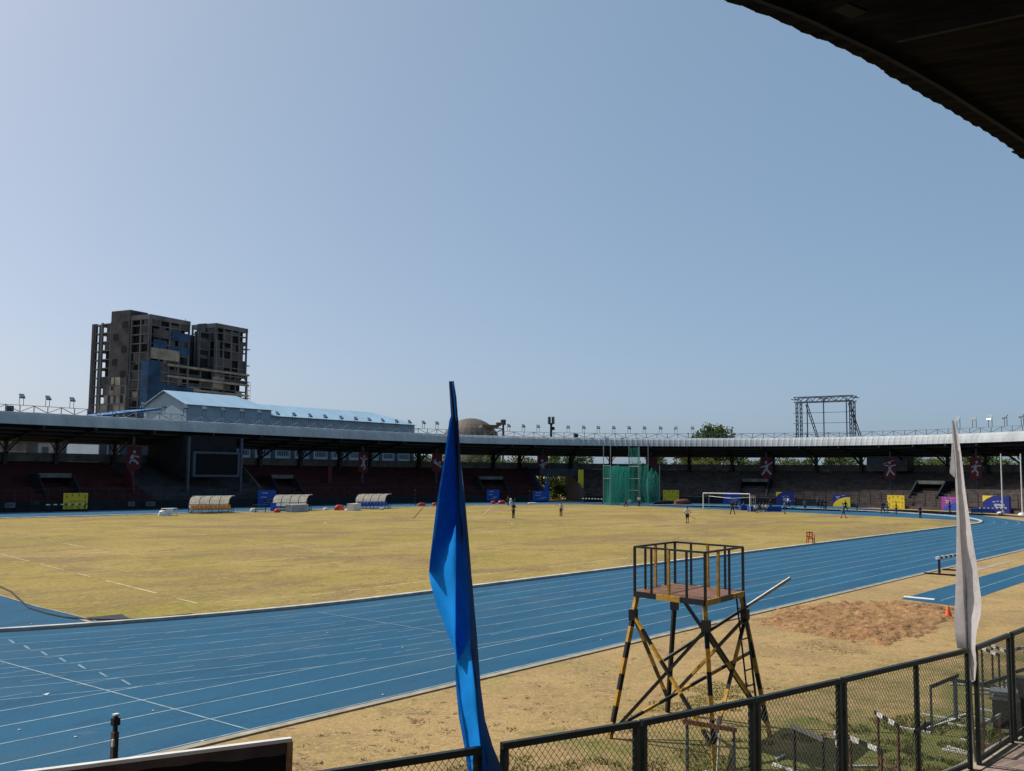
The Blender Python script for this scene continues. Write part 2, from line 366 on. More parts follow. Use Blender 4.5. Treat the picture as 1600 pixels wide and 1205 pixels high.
# grey mat patch by the kerb, white marks
flat('kerb_apron', [tuple(G(x, y)[:2]) for x, y in ((118, 967), (150, 971.5), (205, 968.5), (190, 960.5))], .0185, m_concd)
flat('kerb_apron', [tuple(G(x, y)[:2]) for x, y in ((120, 967.5), (128, 967.5), (152, 974), (142, 975))], .022, m_concedge)
# dirt strip along the right stand
b = MB(); b.sweep([(50.4, .012), (46.9, .012)], 172, 222, 2, False); b.build('dirt_strip', m_ground, kind='structure')
# long jump runway and sand pit
flat('jump_runway', [tuple(G(1408, 936)[:2]), tuple(G(1490, 947)[:2]), (60, -17.35), (60, -15.25)], .008, m_track)
flat('runway_line', [tuple(G(x, y)[:2]) for x, y in ((1413, 931.5), (1461, 936), (1459, 938), (1411, 933.5))], .0125, m_white)
flat('runway_line', [(14, -16.32), (60, -16.32), (60, -16.27), (14, -16.27)], .0125, m_line)
b = MB()
for k in ((46.4, -13.7), (30.5, -13.9)): hline(b, k[0]-3, k[0]+6, k[1], .35, .008)
b.build('concrete_strip', m_concedge, kind='structure')
random.seed(3)
b = MB(); nx, ny = 150, 90
pit = [G(x, y) for x, y in ((1185, 972), (1225, 952), (1300, 943), (1400, 942), (1478, 948), (1496, 958), (1478, 972), (1440, 992), (1380, 1008), (1320, 1000), (1240, 988))]
def inpoly(x, y):
    c = False; n = len(pit)
    for i in range(n):
        a, q = pit[i], pit[i-1]
        if (a.y > y) != (q.y > y) and x < (q.x-a.x)*(y-a.y)/(q.y-a.y)+a.x: c = not c
    return c
from mathutils import noise
x0, x1 = min(p.x for p in pit)-.5, max(p.x for p in pit)+.5; y0, y1 = min(p.y for p in pit)-.5, max(p.y for p in pit)+.5
def edge_d(x, y):
    m = 9
    for i in range(len(pit)):
        a, q = pit[i], pit[i-1]; ab = Vector((q.x-a.x, q.y-a.y)); ap = Vector((x-a.x, y-a.y)); t = max(0, min(1, ap.dot(ab)/ab.dot(ab))); m = min(m, (ap-ab*t).length)
    return m if inpoly(x, y) else -m
H = {}
for i in range(nx+1):
    for j in range(ny+1):
        x = x0+(x1-x0)*i/nx; y = y0+(y1-y0)*j/ny; e = edge_d(x, y)+.5*noise.noise((x*1.5, y*1.5, 0))+.35*noise.noise((x*5, y*5, 7))
        h = .012+min(1, max(0, e/.5))*(.10+.10*noise.noise((x*1.2, y*1.2, 1))+.10*noise.noise((x*3.2, y*3.2, 2))+.04*noise.noise((x*8, y*8, 4)))
        if e < 0: h = -.02
        H[i, j] = len(b.v); b.v.append((x, y, h))
for i in range(nx):
    for j in range(ny):
        q = (H[i, j], H[i+1, j], H[i+1, j+1], H[i, j+1])
        if max(b.v[k][2] for k in q) > 0: b.f.append(q); b.m.append(0)
b.build('sand_pit', m_sand, kind='structure', smooth=True)
# paving behind the fence
def paving_mat():
    m = bpy.data.materials.new('interlocking_pavers'); m.use_nodes = True; n = m.node_tree; L = n.links; bs = n.nodes['Principled BSDF']
    pos = n.nodes.new('ShaderNodeNewGeometry').outputs['Position']; mp = n.nodes.new('ShaderNodeMapping'); mp.inputs['Rotation'].default_value = (0, 0, .25); L.new(pos, mp.inputs[0])
    br = n.nodes.new('ShaderNodeTexBrick'); br.inputs['Scale'].default_value = 2.2; br.inputs['Color1'].default_value = (.38, .27, .20, 1); br.inputs['Color2'].default_value = (.24, .13, .10, 1)
    br.inputs['Mortar'].default_value = (.16, .12, .09, 1); br.inputs['Mortar Size'].default_value = .02; L.new(mp.outputs[0], br.inputs[0])
    nz = n.nodes.new('ShaderNodeTexNoise'); nz.inputs['Scale'].default_value = 6; nz.inputs['Detail'].default_value = 6; L.new(pos, nz.inputs['Vector'])
    mx = n.nodes.new('ShaderNodeMix'); mx.data_type = 'RGBA'; mx.blend_type = 'MULTIPLY'; mx.inputs[0].default_value = .6; L.new(br.outputs[0], mx.inputs[6]); L.new(nz.outputs[1], mx.inputs[7])
    gm = n.nodes.new('ShaderNodeBrightContrast'); gm.inputs[1].default_value = .06; L.new(mx.outputs[2], gm.inputs[0]); L.new(gm.outputs[0], bs.inputs['Base Color']); bs.inputs['Roughness'].default_value = .9
    return m
m_pave = paving_mat()
FT = [(500, 1205), (650, 1182), (752, 1166.5), (785, 1160), (998, 1126), (1003, 1125), (1170, 1092), (1182, 1089), (1312, 1060), (1317, 1059), (1420, 1036), (1512, 1013), (1520, 1011), (1575, 989), (1580, 988), (1600, 983)]
FH = 2.0
fp = [G(x, y, FH) for x, y in FT]
ext = (fp[-1]-fp[-2]).normalized(); fline = [fp[0]+(fp[0]-fp[2])*4]+fp+[fp[-1]+Vector((1, -.08, 0))*8, fp[-1]+Vector((1, -.03, 0))*25]
def offs(poly, dd):
    out = []
    for i, p in enumerate(poly):
        t = (poly[min(i+1, len(poly)-1)]-poly[max(i-1, 0)]); t.z = 0; t.normalize(); out.append((p.x+t.y*dd, p.y-t.x*dd))
    return out
sm = [fline[0], fp[0], fp[4], fp[8], fp[11], fp[15], fline[-2], fline[-1]]
a_ = offs(sm, -.25); c_ = offs(sm, .12); e_ = offs(sm, 3.4)
b = MB()
for i in range(len(sm)-1): b.quad(*[(q[0], q[1], .05) for q in (c_[i], e_[i], e_[i+1], c_[i+1])])
b.build('pavement', m_pave, kind='structure')
b = MB()
for i in range(len(sm)-1): b.hexa([(q[0], q[1], 0) for q in (a_[i], c_[i], c_[i+1], a_[i+1])], [(q[0], q[1], .07) for q in (a_[i], c_[i], c_[i+1], a_[i+1])])
b.build('pavement_kerb', m_concedge, kind='structure')
# ================================================================== RING GRANDSTAND
gs = empty('grandstand', ringP(S0, 58), 'long covered stadium grandstand curving behind the far side of the running track', 'grandstand')
SA, SB = -45, 224
sg0, sg1 = GR(853, 770, 52)[0], GR(911, 770, 52)[0]      # gate tunnel
sR0 = GR(240, 760, 54)[0]; sR1 = GR(384, 750, 60)[0]
prof = [(51.5, 0), (51.5, .8)]
for k in range(13): prof += [(51.5+1.115*k, .8+.4*(k)), (51.5+1.115*(k+1), .8+.4*k)] if k else [(51.5+1.115, .8)]
pr2 = [(51.5, 0), (51.5, .8)]
for k in range(13):
    r = 51.5+1.115*(k+1); pr2.append((r, .8+.4*k)); pr2.append((r, .8+.4*(k+1)))
pr2 += [(67, 6.0), (67, 0)]
def seat(name, s0, s1, m, label):
    b = MB(); b.sweep(pr2, s0, s1, 1.5); b.build(name, m, gs, label=label)
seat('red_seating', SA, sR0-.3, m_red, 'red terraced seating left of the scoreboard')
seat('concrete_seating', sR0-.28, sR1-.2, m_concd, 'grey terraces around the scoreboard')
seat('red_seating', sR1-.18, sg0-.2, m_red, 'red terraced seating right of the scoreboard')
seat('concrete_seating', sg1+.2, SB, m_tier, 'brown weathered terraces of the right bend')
# gate side walls
b = MB()
for s in (sg0, sg1):
    b.sweep([(51.2, 0), (67.2, 0), (67.2, 6.3), (64, 6.3), (51.2, 1.6)], s-.18, s+.18, .36)
b.build('gate_wall', m_steel, gs)
b = MB(); b.sweep([(56.5, 4.6), (66.8, 4.6), (66.8, 6.0), (56.5, 6.0)], sg0+.2, sg1-.2, 1.5); b.build('gate_lintel', m_concd, gs)
# front wall
b = MB(); b.sweep([(50.6, 0), (50.9, 0), (50.9, 1.15), (50.6, 1.15)], SA, sg0, 2); b.sweep([(50.6, 0), (50.9, 0), (50.9, 1.15), (50.6, 1.15)], sg1, 164, 2)
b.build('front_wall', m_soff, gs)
b = MB(); b.sweep([(50.6, 0), (50.9, 0), (50.9, .5), (50.6, .5)], 164.05, SB, 2); b.build('front_wall', m_tier, gs, label='low brown front wall at the right bend')
# perimeter railing on the wall
b = MB(); s = SA
while s < SB:
    if not sg0-.5 < s < sg1+.5:
        z0 = 1.15 if s < 164 else .5
        b.bar(ringP(s, 50.75, z0), ringP(s, 50.75, 2.6), .09)
    s += 1.9
for z, w_ in ((2.6, .05), (1.9, .03)):
    b.sweep([(50.72, z-w_/2), (50.78, z-w_/2), (50.78, z+w_/2), (50.72, z+w_/2)], SA, sg0, 2); b.sweep([(50.72, z-w_/2), (50.78, z-w_/2), (50.78, z+w_/2), (50.72, z+w_/2)], sg1, SB, 2)
b.build('front_railing', m_steeld, gs)
# back parapet
b = MB(); b.sweep([(66.0, 6.01), (66.25, 6.01), (66.25, 7.1), (66.0, 7.1)], SA, SB, 2); b.build('parapet', m_conc, gs)
# roof body with soffit, fascia lip, railing
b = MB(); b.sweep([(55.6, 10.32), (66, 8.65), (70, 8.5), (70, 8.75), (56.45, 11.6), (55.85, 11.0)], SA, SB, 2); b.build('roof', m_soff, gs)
LIPP = [(55.35, 10.28), (55.55, 10.85), (55.8, 11.4), (56.1, 11.74), (56.3, 11.80), (56.3, 11.72), (56.0, 11.5), (55.75, 11.0), (55.5, 10.28)]
b = MB(); b.sweep(LIPP, SA, SB, .22, True, ringP, lambda i, j: -.05 if (i % 4 == 0 and j < 4) else 0)
b.build('fascia', m_lip, gs)
b = MB(); s = SA
b.sweep([(56.77, 12.6), (56.83, 12.6), (56.83, 12.66), (56.77, 12.66)], SA, SB, 1.7); b.sweep([(56.78, 11.80), (56.82, 11.80), (56.82, 11.84), (56.78, 11.84)], SA, SB, 1.7)
k = 0
while s < SB-1.7:
    b.bar(ringP(s, 56.8, 11.6), ringP(s, 56.8, 12.62), .085)
    p, q = (ringP(s, 56.8, 11.83), ringP(s+1.7, 56.8, 12.6)) if k % 2 else (ringP(s, 56.8, 12.6), ringP(s+1.7, 56.8, 11.83))
    b.bar(p, q, .07); s += 1.7; k += 1
b.build('roof_railing', m_rail, gs)
# columns
cs = [GR(x, 712, 65.4)[0] for x in (-70, 8, 88, 178, 270, 345, 407, 470, 531, 578, 655, 771, 812, 892, 954, 1014, 1077, 1144, 1208, 1275, 1345, 1418, 1480, 1540, 1598)]
for i, s in enumerate(cs):
    b = MB(); b.bar(ringP(s, 65.5, .2), ringP(s, 65.5, 8.7), .55, .5)
    n = ringN(s); t = Vector((-n.y, n.x, 0))
    b.bar(ringP(s, 65.5, 7.2), ringP(s, 65.2, 8.75)+t*1.1, .13); b.bar(ringP(s, 65.5, 7.2), ringP(s, 65.2, 8.75)-t*1.1, .13)
    b.bar(ringP(s, 65.5, 6.9), ringP(s, 60.5, 9.35), .22)
    b.build('column', m_steeld, gs)
b = MB()
for s in cs:
    b.bar(ringP(s, 55.4, 10.12), ringP(s, 66, 8.4), .22, .45)
for r in (57.5, 60, 62.5, 65): b.sweep([(r-.06, 10.3-(r-55.3)*.159-.25), (r+.06, 10.3-(r-55.3)*.159-.25), (r+.06, 10.3-(r-55.3)*.159), (r-.06, 10.3-(r-55.3)*.159)], SA, SB, 3)
b.build('roof_beams', m_steeld, gs)
# portals (vomitories)
for x, y in ((86, 757), (441, 752), (767, 752), (1180, 757), (1455, 762)):
    s, z = GR(x, y, 57); b = MB(); b.mi = 0
    w2 = 2.2
    # side wings
    for sg in (-1, 1):
        b.sweep([(54, 1.3), (59.2, 3.0), (59.2, 4.4), (57.0, 4.4)], s+sg*w2-.12, s+sg*w2+.12, .24)
    b.mi = 1; b.sweep([(57.0, 3.9), (59.2, 3.9), (59.2, 4.45), (57.0, 4.45)], s-w2+.13, s+w2-.13, 2)
    b.mi = 2; b.sweep([(58.8, 2.6), (59.1, 2.6), (59.1, 3.88), (58.8, 3.88)], s-w2+.13, s+w2-.13, 2)
    b.build('portal', [m_soff, m_conc, m_boarddk], gs)
# press cabin in the right bend
s0, z0 = GR(1355, 738, 63.5); s1, _ = GR(1418, 738, 63.5)
cab = MB(); cab.sweep([(63.4, 6.0), (65.9, 6.0), (65.9, 8.6), (63.4, 8.6)], s0, s1, 1); cab = cab.build('cabin', m_conc, gs, label='pale commentary cabin under the roof of the right bend')
b = MB(); b.sweep([(63.33, 7.3), (63.38, 7.3), (63.38, 8.3), (63.33, 8.3)], s0+.3, s0+2.6, 1); b.sweep([(63.33, 7.3), (63.38, 7.3), (63.38, 8.3), (63.33, 8.3)], s0+3.1, s0+5, 1); b.build('window', m_glassd, cab)
# red panels and tan end wall of the right red block
s, z = GR(518, 745, 58); b = MB(); b.sweep([(58.4, 2.6), (58.6, 2.6), (58.6, 6.0), (58.4, 6.0)], s-.42, s+.42, .42); b.build('red_screen_wall', m_redb, gs)
s = sR1; b = MB(); b.sweep([(52, .9), (66.9, .9), (66.9, 6.2), (62, 6.2), (60, 5.2), (54.5, 1.4)], s-.18, s+.02, .2); b.build('end_wall', m_conc, gs)
s = sR0-.1; b = MB(); b.sweep([(55.5, 2.0), (57.6, 2.4), (58.6, 4.0), (58.2, 5.0), (57.0, 5.2), (56.0, 4.2)], s-1.9, s-1.6, .3); b.build('curved_panel', m_redb, gs)
# front posts that carry the pictogram banners
BN = [(210, 697, 737), (568, 706, 741), (683, 708, 740), (848, 712, 746), (1018, 714, 729), (1197, 715, 749), (1390, 716, 751), (1524, 715, 751)]
def fig(b, pts, o, u, sc):
    """flat athlete pictogram from thick strokes; o origin, u right unit, z up"""
    n = Vector((u.y, -u.x, 0))
    for (x0, z0, x1, z1, w_) in pts:
        a = o+u*x0*sc+Vector((0, 0, z0*sc)); c = o+u*x1*sc+Vector((0, 0, z1*sc)); b.bar(a, c, w_*sc, .02, up=n)
def head(b, x, z, r, o, u, sc):
    c = o+u*x*sc+Vector((0, 0, z*sc)); n = Vector((u.y, -u.x, 0))
    P = [c+u*r*sc*cos(2*pi*i/12)+Vector((0, 0, r*sc*sin(2*pi*i/12))) for i in range(12)]
    b.quad(*[p+n*.012 for p in P])
POSE = {
 'crouching': ([(-.2, .45, -.05, .72, .22), (-.05, .68, .35, .6, .09), (-.2, .42, .1, .35, .15), (.1, .35, .3, .15, .12), (-.2, .4, -.3, .2, .1)], (.0, .92)),
 'stretching': ([(0, .45, .0, .75, .2), (0, .72, .35, .82, .09), (0, .72, -.3, .85, .09), (0, .45, .15, .2, .13), (.15, .2, .05, .0, .1), (0, .45, -.2, .2, .12)], (.05, .95)),
 'swimming': ([(-.3, .6, .1, .4, .2), (.1, .4, .3, .2, .12), (-.3, .62, -.1, .8, .1), (.3, .35, .4, .15, .1)], (.25, .55)),
 'swinging a bat': ([(0, .45, .05, .75, .2), (0, .7, .45, .85, .08), (0, .7, -.25, .55, .08), (0, .45, -.25, .05, .12), (0, .45, .28, .0, .12), (.2, .6, .5, .9, .05)], (-.05, .92)),
 'throwing': ([(0, .45, .1, .75, .2), (.1, .72, .5, .95, .08), (.05, .7, -.4, .55, .08), (0, .45, -.3, .0, .12), (0, .45, .35, .05, .12)], (.0, .93)),
 'javelin throwing': ([(0, .45, .02, .75, .2), (0, .7, .45, .8, .08), (0, .7, -.4, .8, .08), (0, .45, -.25, .02, .12), (0, .45, .35, .08, .12), (-.55, .85, .35, 1.15, .04)], (.0, .95)),
 'running': ([(-.05, .45, .08, .78, .2), (.05, .72, .45, .7, .09), (.05, .72, -.3, .62, .09), (-.05, .45, .2, .22, .13), (.2, .22, .12, .0, .11), (-.05, .45, -.3, .25, .12)], (.12, .96))}
POSES = ['crouching', 'stretching', 'swimming', 'swinging a bat', None, 'throwing', 'javelin throwing', 'running']
for (x, ya, yb), po in zip(BN, POSES):
    s, zt = GR(x, ya, 59); _, zb = GR(x, yb, 59)
    b = MB(); b.bar(ringP(s, 59.25, 3.2), ringP(s, 59.25, 9.5), .32, .2); b.build('front_post', m_steel, gs)
    o = ringP(s, 58.98, zb); n = ringN(s); u = Vector((n.y, -n.x, 0))
    h = zt-zb; wd = 2.1 if x < 1600 else 1
    b = MB()
    P = [(-wd/2, h*.14), (0, 0), (wd/2, h*.14), (wd/2, h), (-wd/2, h)] if po else [(-wd/2, 0), (wd/2, 0), (wd/2, h), (-wd/2, h)]
    b.prism(P, lambda p, t: o+u*p[0]+Vector((0, 0, p[1]))+n*(.05*t))
    lab = f'red hanging banner with a white {po} athlete pictogram on a stand post' if po else 'short red hanging banner behind the green throwing cage'
    r = b.build('banner', m_redb, label=lab, cat='banner', group='red pictogram banners on the grandstand')
    if po:
        q = MB(); sc = h*.62; oo = o-n*.02+Vector((0, 0, h*.2)); fig(q, POSE[po][0], oo, u, sc); head(q, *POSE[po][1], .1, oo-n*.004, u, sc)
        q.build('pictogram', m_printw, r)
# floodlights on the roof railing
def floodlight():
    r = empty('floodlight', (0, 0, 0), 'x', 'floodlight')
    for sx in (-.28, .28):
        b = MB(); b.bar((sx, 0, 0), (sx, 0, 1.0), .06); b.build('post', m_steeld, r, local=True)
    b = MB(); b.bar((-.3, 0, .98), (.3, 0, .98), .06); b.hexa([(-.38, -.42, .82), (.38, -.42, .82), (.30, .1, 1.15), (-.30, .1, 1.15)], [(-.40, -.30, 1.0), (.40, -.30, 1.0), (.34, .20, 1.42), (-.34, .20, 1.42)])
    b.build('lamp_head', m_rail, r, local=True)
    b = MB(); b.quad((-.34, -.425, .84), (.34, -.425, .84), (.36, -.32, .98), (-.36, -.32, .98)); b.build('lens', m_glassd, r, local=True)
    return r
fl0 = floodlight()
flx = [(33, 'left of the unfinished tower block'), (74, 'left of the unfinished tower block'), (112, 'left of the unfinished tower block'), (224, 'in front of the blue netting'), (256, 'in front of the pale blue hall'), (290, 'in front of the pale blue hall'), (320, 'in front of the pale blue hall'), (349, 'in front of the pale blue hall'), (379, 'in front of the pale blue hall'), (406, 'in front of the pale blue hall'), (434, 'in front of the pale blue hall'), (460, 'in front of the pale blue hall'), (485, 'in front of the pale blue hall'), (508, 'in front of the pale blue hall'), (533, 'in front of the pale blue hall'), (556, 'in front of the pale blue hall'), (577, 'in front of the pale blue hall'), (598, 'in front of the pale blue hall'), (620, 'in front of the pale blue hall'), (640, 'in front of the pale blue hall'), (662, 'between the hall and the dome'), (683, 'between the hall and the dome'), (795, 'between the dome and the antenna mast'), (818, 'between the dome and the antenna mast'), (841, 'between the dome and the antenna mast'), (888, 'right of the antenna mast'), (912, 'right of the antenna mast'), (935, 'right of the antenna mast'), (959, 'right of the antenna mast'), (983, 'right of the antenna mast'), (1007, 'right of the antenna mast'), (1032, 'right of the antenna mast'), (1056, 'right of the antenna mast'), (1082, 'in front of the treetop above the roof'), (1497, 'at the right end of the roof'), (1522, 'at the right end of the roof'), (1547, 'at the right end of the roof'), (1571, 'at the right end of the roof'), (1597, 'at the right end of the roof')]
ORD = 'first second third fourth fifth sixth seventh eighth ninth tenth eleventh twelfth thirteenth fourteenth fifteenth sixteenth seventeenth'.split(); fcount = {}
for i, (x, lb) in enumerate(flx):
    s, _ = GR(x, 676 if x > 500 else 650, 56.8)
    o = fl0 if i == 0 else copy_tree(fl0)
    o.location = ringP(s, 56.95, 12.62); n = ringN(s); o.rotation_euler = (0, 0, atan2(n.y, n.x)-pi/2+random.uniform(-.25, .25)); o.scale = (.85, .85, 1.0) if x < 1400 else (1.0, 1.0, 1.35)
    fcount[lb] = fcount.get(lb, 0)+1; o['label'] = ORD[fcount[lb]-1]+' floodlight from the left '+lb if sum(q[1] == lb for q in flx) > 1 else 'lone floodlight on the roof railing '+lb; o['group'] = 'roof floodlights '+lb
# water drum on roof edge left, box
for x, lab in ((16, 'grey barrel on the roof behind the railing at the far left'), (900, 'dark box on the roof behind the railing right of the mast')):
    s, _ = GR(x, 650 if x < 500 else 678, 57.6); p = ringP(s, 57.8, 11.45)
    b = MB(); b.tube([p, p+Vector((0, 0, .1)), p+Vector((0, 0, 1.0)), p+Vector((0, 0, 1.1))], [.42, .45, .45, .40], 14); b.build('tank', m_steel if x < 500 else m_steeld, label=lab, cat='tank')
# scoreboard
s0, _ = GR(305, 720, 55); s1, _ = GR(371, 720, 55); _, zt = GR(338, 709.5, 55); _, zb = GR(338, 742, 55)
sb = empty('scoreboard', ringP((s0+s1)/2, 55.3, 0), 'big dark video scoreboard on steel posts in the grey terrace gap', 'scoreboard')
b = MB(); b.sweep([(55.0, zb), (55.5, zb), (55.5, zt), (55.0, zt)], s0, s1, 2); b.build('screen', m_screen, sb)
b = MB()
for a, c in (((s0-.35, s1+.35), (zt, zt+.3)), ((s0-.35, s1+.35), (zb-.3, zb))):
    b.sweep([(54.9, c[0]), (55.7, c[0]), (55.7, c[1]), (54.9, c[1])], a[0], a[1], 2)
for q in ((s0-.35, s0), (s1, s1+.35)): b.sweep([(54.9, zb), (55.7, zb), (55.7, zt), (54.9, zt)], q[0], q[1], .35)
b.build('frame', m_steel, sb)
for s in (s0-.9, s1+.8):
    b = MB(); b.bar(ringP(s, 55.3, 1), ringP(s, 55.3, 9.6), .35); b.build('post', m_steel, sb)
b = MB(); b.sweep([(56.2, zb-.4), (56.8, zb-.4), (65, 6.1), (65, 8.6), (56.2, 9.9)], s0-1.2, s1+.6, 3); b.build('housing', m_soff, sb)
# ================================================================== BANNERS on the perimeter
def board(x0, x1, y0, y1, r=50.3, name='sponsor_board', label='', m=m_yelp, deco=None):
    s0, zb = GR(x0, y1, r); s1, _ = GR(x1, y1, r); _, zt = GR((x0+x1)/2, y0, r); zb = max(zb, .05)
    b = MB(); b.sweep([(r-.06, zb), (r+.02, zb), (r+.02, zt), (r-.06, zt)], s0, s1, max(.3, (s1-s0)/3)); o = b.build(name, m, label=label, cat='banner')
    W = s1-s0; Hh = zt-zb
    if deco: deco(o, s0, zb, W, Hh, r-.075)
    return o
def patch(o, s0, zb, W, H, r, polys, m, name='printed_figures'):
    b = MB()
    for P in polys: b.quad(*[ringP(s0+p[0]*W, r, zb+p[1]*H) for p in P])
    b.build(name, m, o)
def rect(x0, y0, x1, y1): return [(x0, y0), (x1, y0), (x1, y1), (x0, y1)]
def deco_yellow(o, *a):
    rnd = random.Random(5); P = []
    for cx, cz in ((.12, .75), (.35, .85), (.62, .85), (.88, .75), (.12, .3), (.88, .42), (.87, .15), (.35, .12), (.12, .1), (.62, .1)):
        P.append([(cx-.02, cz), (cx+.03, cz+.01), (cx+.035, cz+.1), (cx-.01, cz+.1)]); P.append([(cx-.07, cz+.06), (cx+.06, cz+.09), (cx+.06, cz+.11), (cx-.07, cz+.085)])
        P.append([(cx-.05, cz-.08), (cx-.03, cz-.08), (cx+.02, cz+.01), (cx-.01, cz+.01)]); P.append([(cx+.04, cz-.09), (cx+.06, cz-.08), (cx+.02, cz+.01), (cx, cz)])
    x = .3
    for k in range(6): wl = .06; P.append(rect(x, .44, x+.02, .60 if k in (0, 2) else .54)); P.append(rect(x+.02, .5 if k % 2 else .44, x+wl, .54 if k % 2 else .47)); x += .085
    patch(o, *a, P, m_yelprint)
def deco_navy(o, *a):
    patch(o, *a, [[(0, .62), (.0, 1), (.38, 1), (.15, .82)]], m_yelp, 'corner_print')
    P = [rect(.35+.0, .62, .45, .68), rect(.5, .66, .56, .72), rect(.62, .64, .72, .70), rect(.4, .42, .78, .53), rect(.45, .26, .86, .36), rect(.42, .32, .5, .45), rect(.62, .38, .7, .5)]
    patch(o, *(a[:4]), a[4]-.003, P, m_printw, 'lettering')
def deco_quarter(o, *a):
    n = 14; P = [(1, 0)]+[(1-cos(pi/2*i/n)*1.0, 0+sin(pi/2*i/n)*.80) for i in range(0, n+1)]
    patch(o, *a, [P], m_yelp, 'quarter_print')
    patch(o, *(a[:4]), a[4]-.003, [[(.72, .5), (.75, .52), (.95, .08), (.9, .08)], [(.3, .28), (.6, .28), (.6, .31), (.3, .31)], [(.6, .3), (.66, .3), (.78, .6), (.72, .6)], rect(.66, .58, .74, .68)], m_yelprint, 'athlete_print')
    patch(o, *(a[:4]), a[4]-.003, [rect(.16, .78, .42, .86), rect(.2, .66, .36, .74), rect(.5, .9, .7, .94)], m_printw, 'lettering')
def deco_purple(o, *a):
    patch(o, *a, [[(0, 0), (1, 0), (1, .72), (.8, .70), (.6, .55), (.35, .4), (.1, .2)]], m_bluep, 'blue_print')
    patch(o, *(a[:4]), a[4]-.003, [rect(.2, .66, .5, .76), rect(.22, .52, .42, .62), rect(.16, .88, .24, .93), rect(.4, .88, .66, .92), rect(.3, .3, .45, .36), rect(.55, .3, .68, .36)], m_printw, 'lettering')
def deco_blue(o, *a):
    patch(o, *a, [rect(.2, .78, .55, .86), rect(.15, .52, .5, .60), rect(.5, .3, .8, .38), rect(.3, .2, .7, .24)], m_printw, 'lettering')
board(98, 136, 770.5, 796, label='shaded yellow banner with pictograms behind the left end of the track', deco=deco_yellow)
board(1036, 1061, 766, 785.5, label='shaded yellow banner just right of the green throwing cage', deco=deco_yellow)
board(1387, 1414, 774, 795, label='sunlit yellow banner with pictograms behind the runners on the right bend', deco=deco_yellow)
board(1302, 1329, 773, 791.5, m=m_navy, label='navy banner with a big yellow quarter circle behind the track', deco=deco_quarter)
board(1213, 1240, 769, 788.5, m=m_navy, label='navy banner with yellow corner near the right goal post', deco=deco_navy)
board(1552-15, 1552+28, 775, 801, m=m_navy, label='navy banner with yellow corner and white lettering beside the flagpole', deco=deco_navy)
board(1472, 1503, 776.5, 799, m=m_purple, label='purple and bright blue banner behind the white feather flag', deco=deco_purple)
board(402, 430, 766, 791, m=m_bluep, label='blue banner with dim lettering behind the empty white dugout', deco=deco_blue)
board(760, 780, 765, 783, m=m_bluep, label='blue banner below the stand portal right of the blue flag', deco=deco_blue)
board(1130, 1158, 769, 788, m=m_bluep, label='bright blue banner seen through the football goal', deco=deco_blue)
board(832, 858, 767, 783, m=m_bluep, label='blue banner at the left foot of the stand gate', deco=deco_blue)
for x0, x1, y0, y1, lb in ((7, 23, 785.5, 793.5, 'small white framed board at the far left foot of the red stand'), (228, 242, 784, 791, 'small tilted white board below the grey terraces'), (200, 210, 784, 791, 'dim small board left of the tilted white board'), (418, 433, 779, 786.5, 'small grey board in front of the blue banner')):
    board(x0, x1, y0, y1, 49.4, 'small_board', lb, m_conc, lambda o, *a: patch(o, *a, [rect(.15+.18*k, .3, .26+.18*k, .7) for k in range(4)], m_navy, 'lettering'))
board(46, 61, 783, 788, 49.4, 'small_board', 'dim low board beside the shaded yellow banner', m_concd)
# tall banners at gate
s, _ = GR(907.5, 750, 56); _, z0 = GR(907.5, 765, 56); _, z1 = GR(907.5, 734, 56)
b = MB(); b.sweep([(56, z0), (56.06, z0), (56.06, z1), (56, z1)], s-.45, s+.45, .45); b.build('banner', m_yelp, label='tall narrow yellow banner at the right side of the stand gate', cat='banner')
p0 = [(857, 735), (857.5, 783), (846, 775), (852, 758)]
b = MB(); P = [GR(x, y, 51.0) for x, y in p0]; b.quad(*[ringP(s, 51, max(z, .1)) for s, z in P]); P2 = [ringP(s, 51.06, max(z, .1)) for s, z in P]; b.quad(*reversed(P2)); b.build('banner', m_bluep, label='tall pointed blue banner on the left wall of the stand gate', cat='banner')
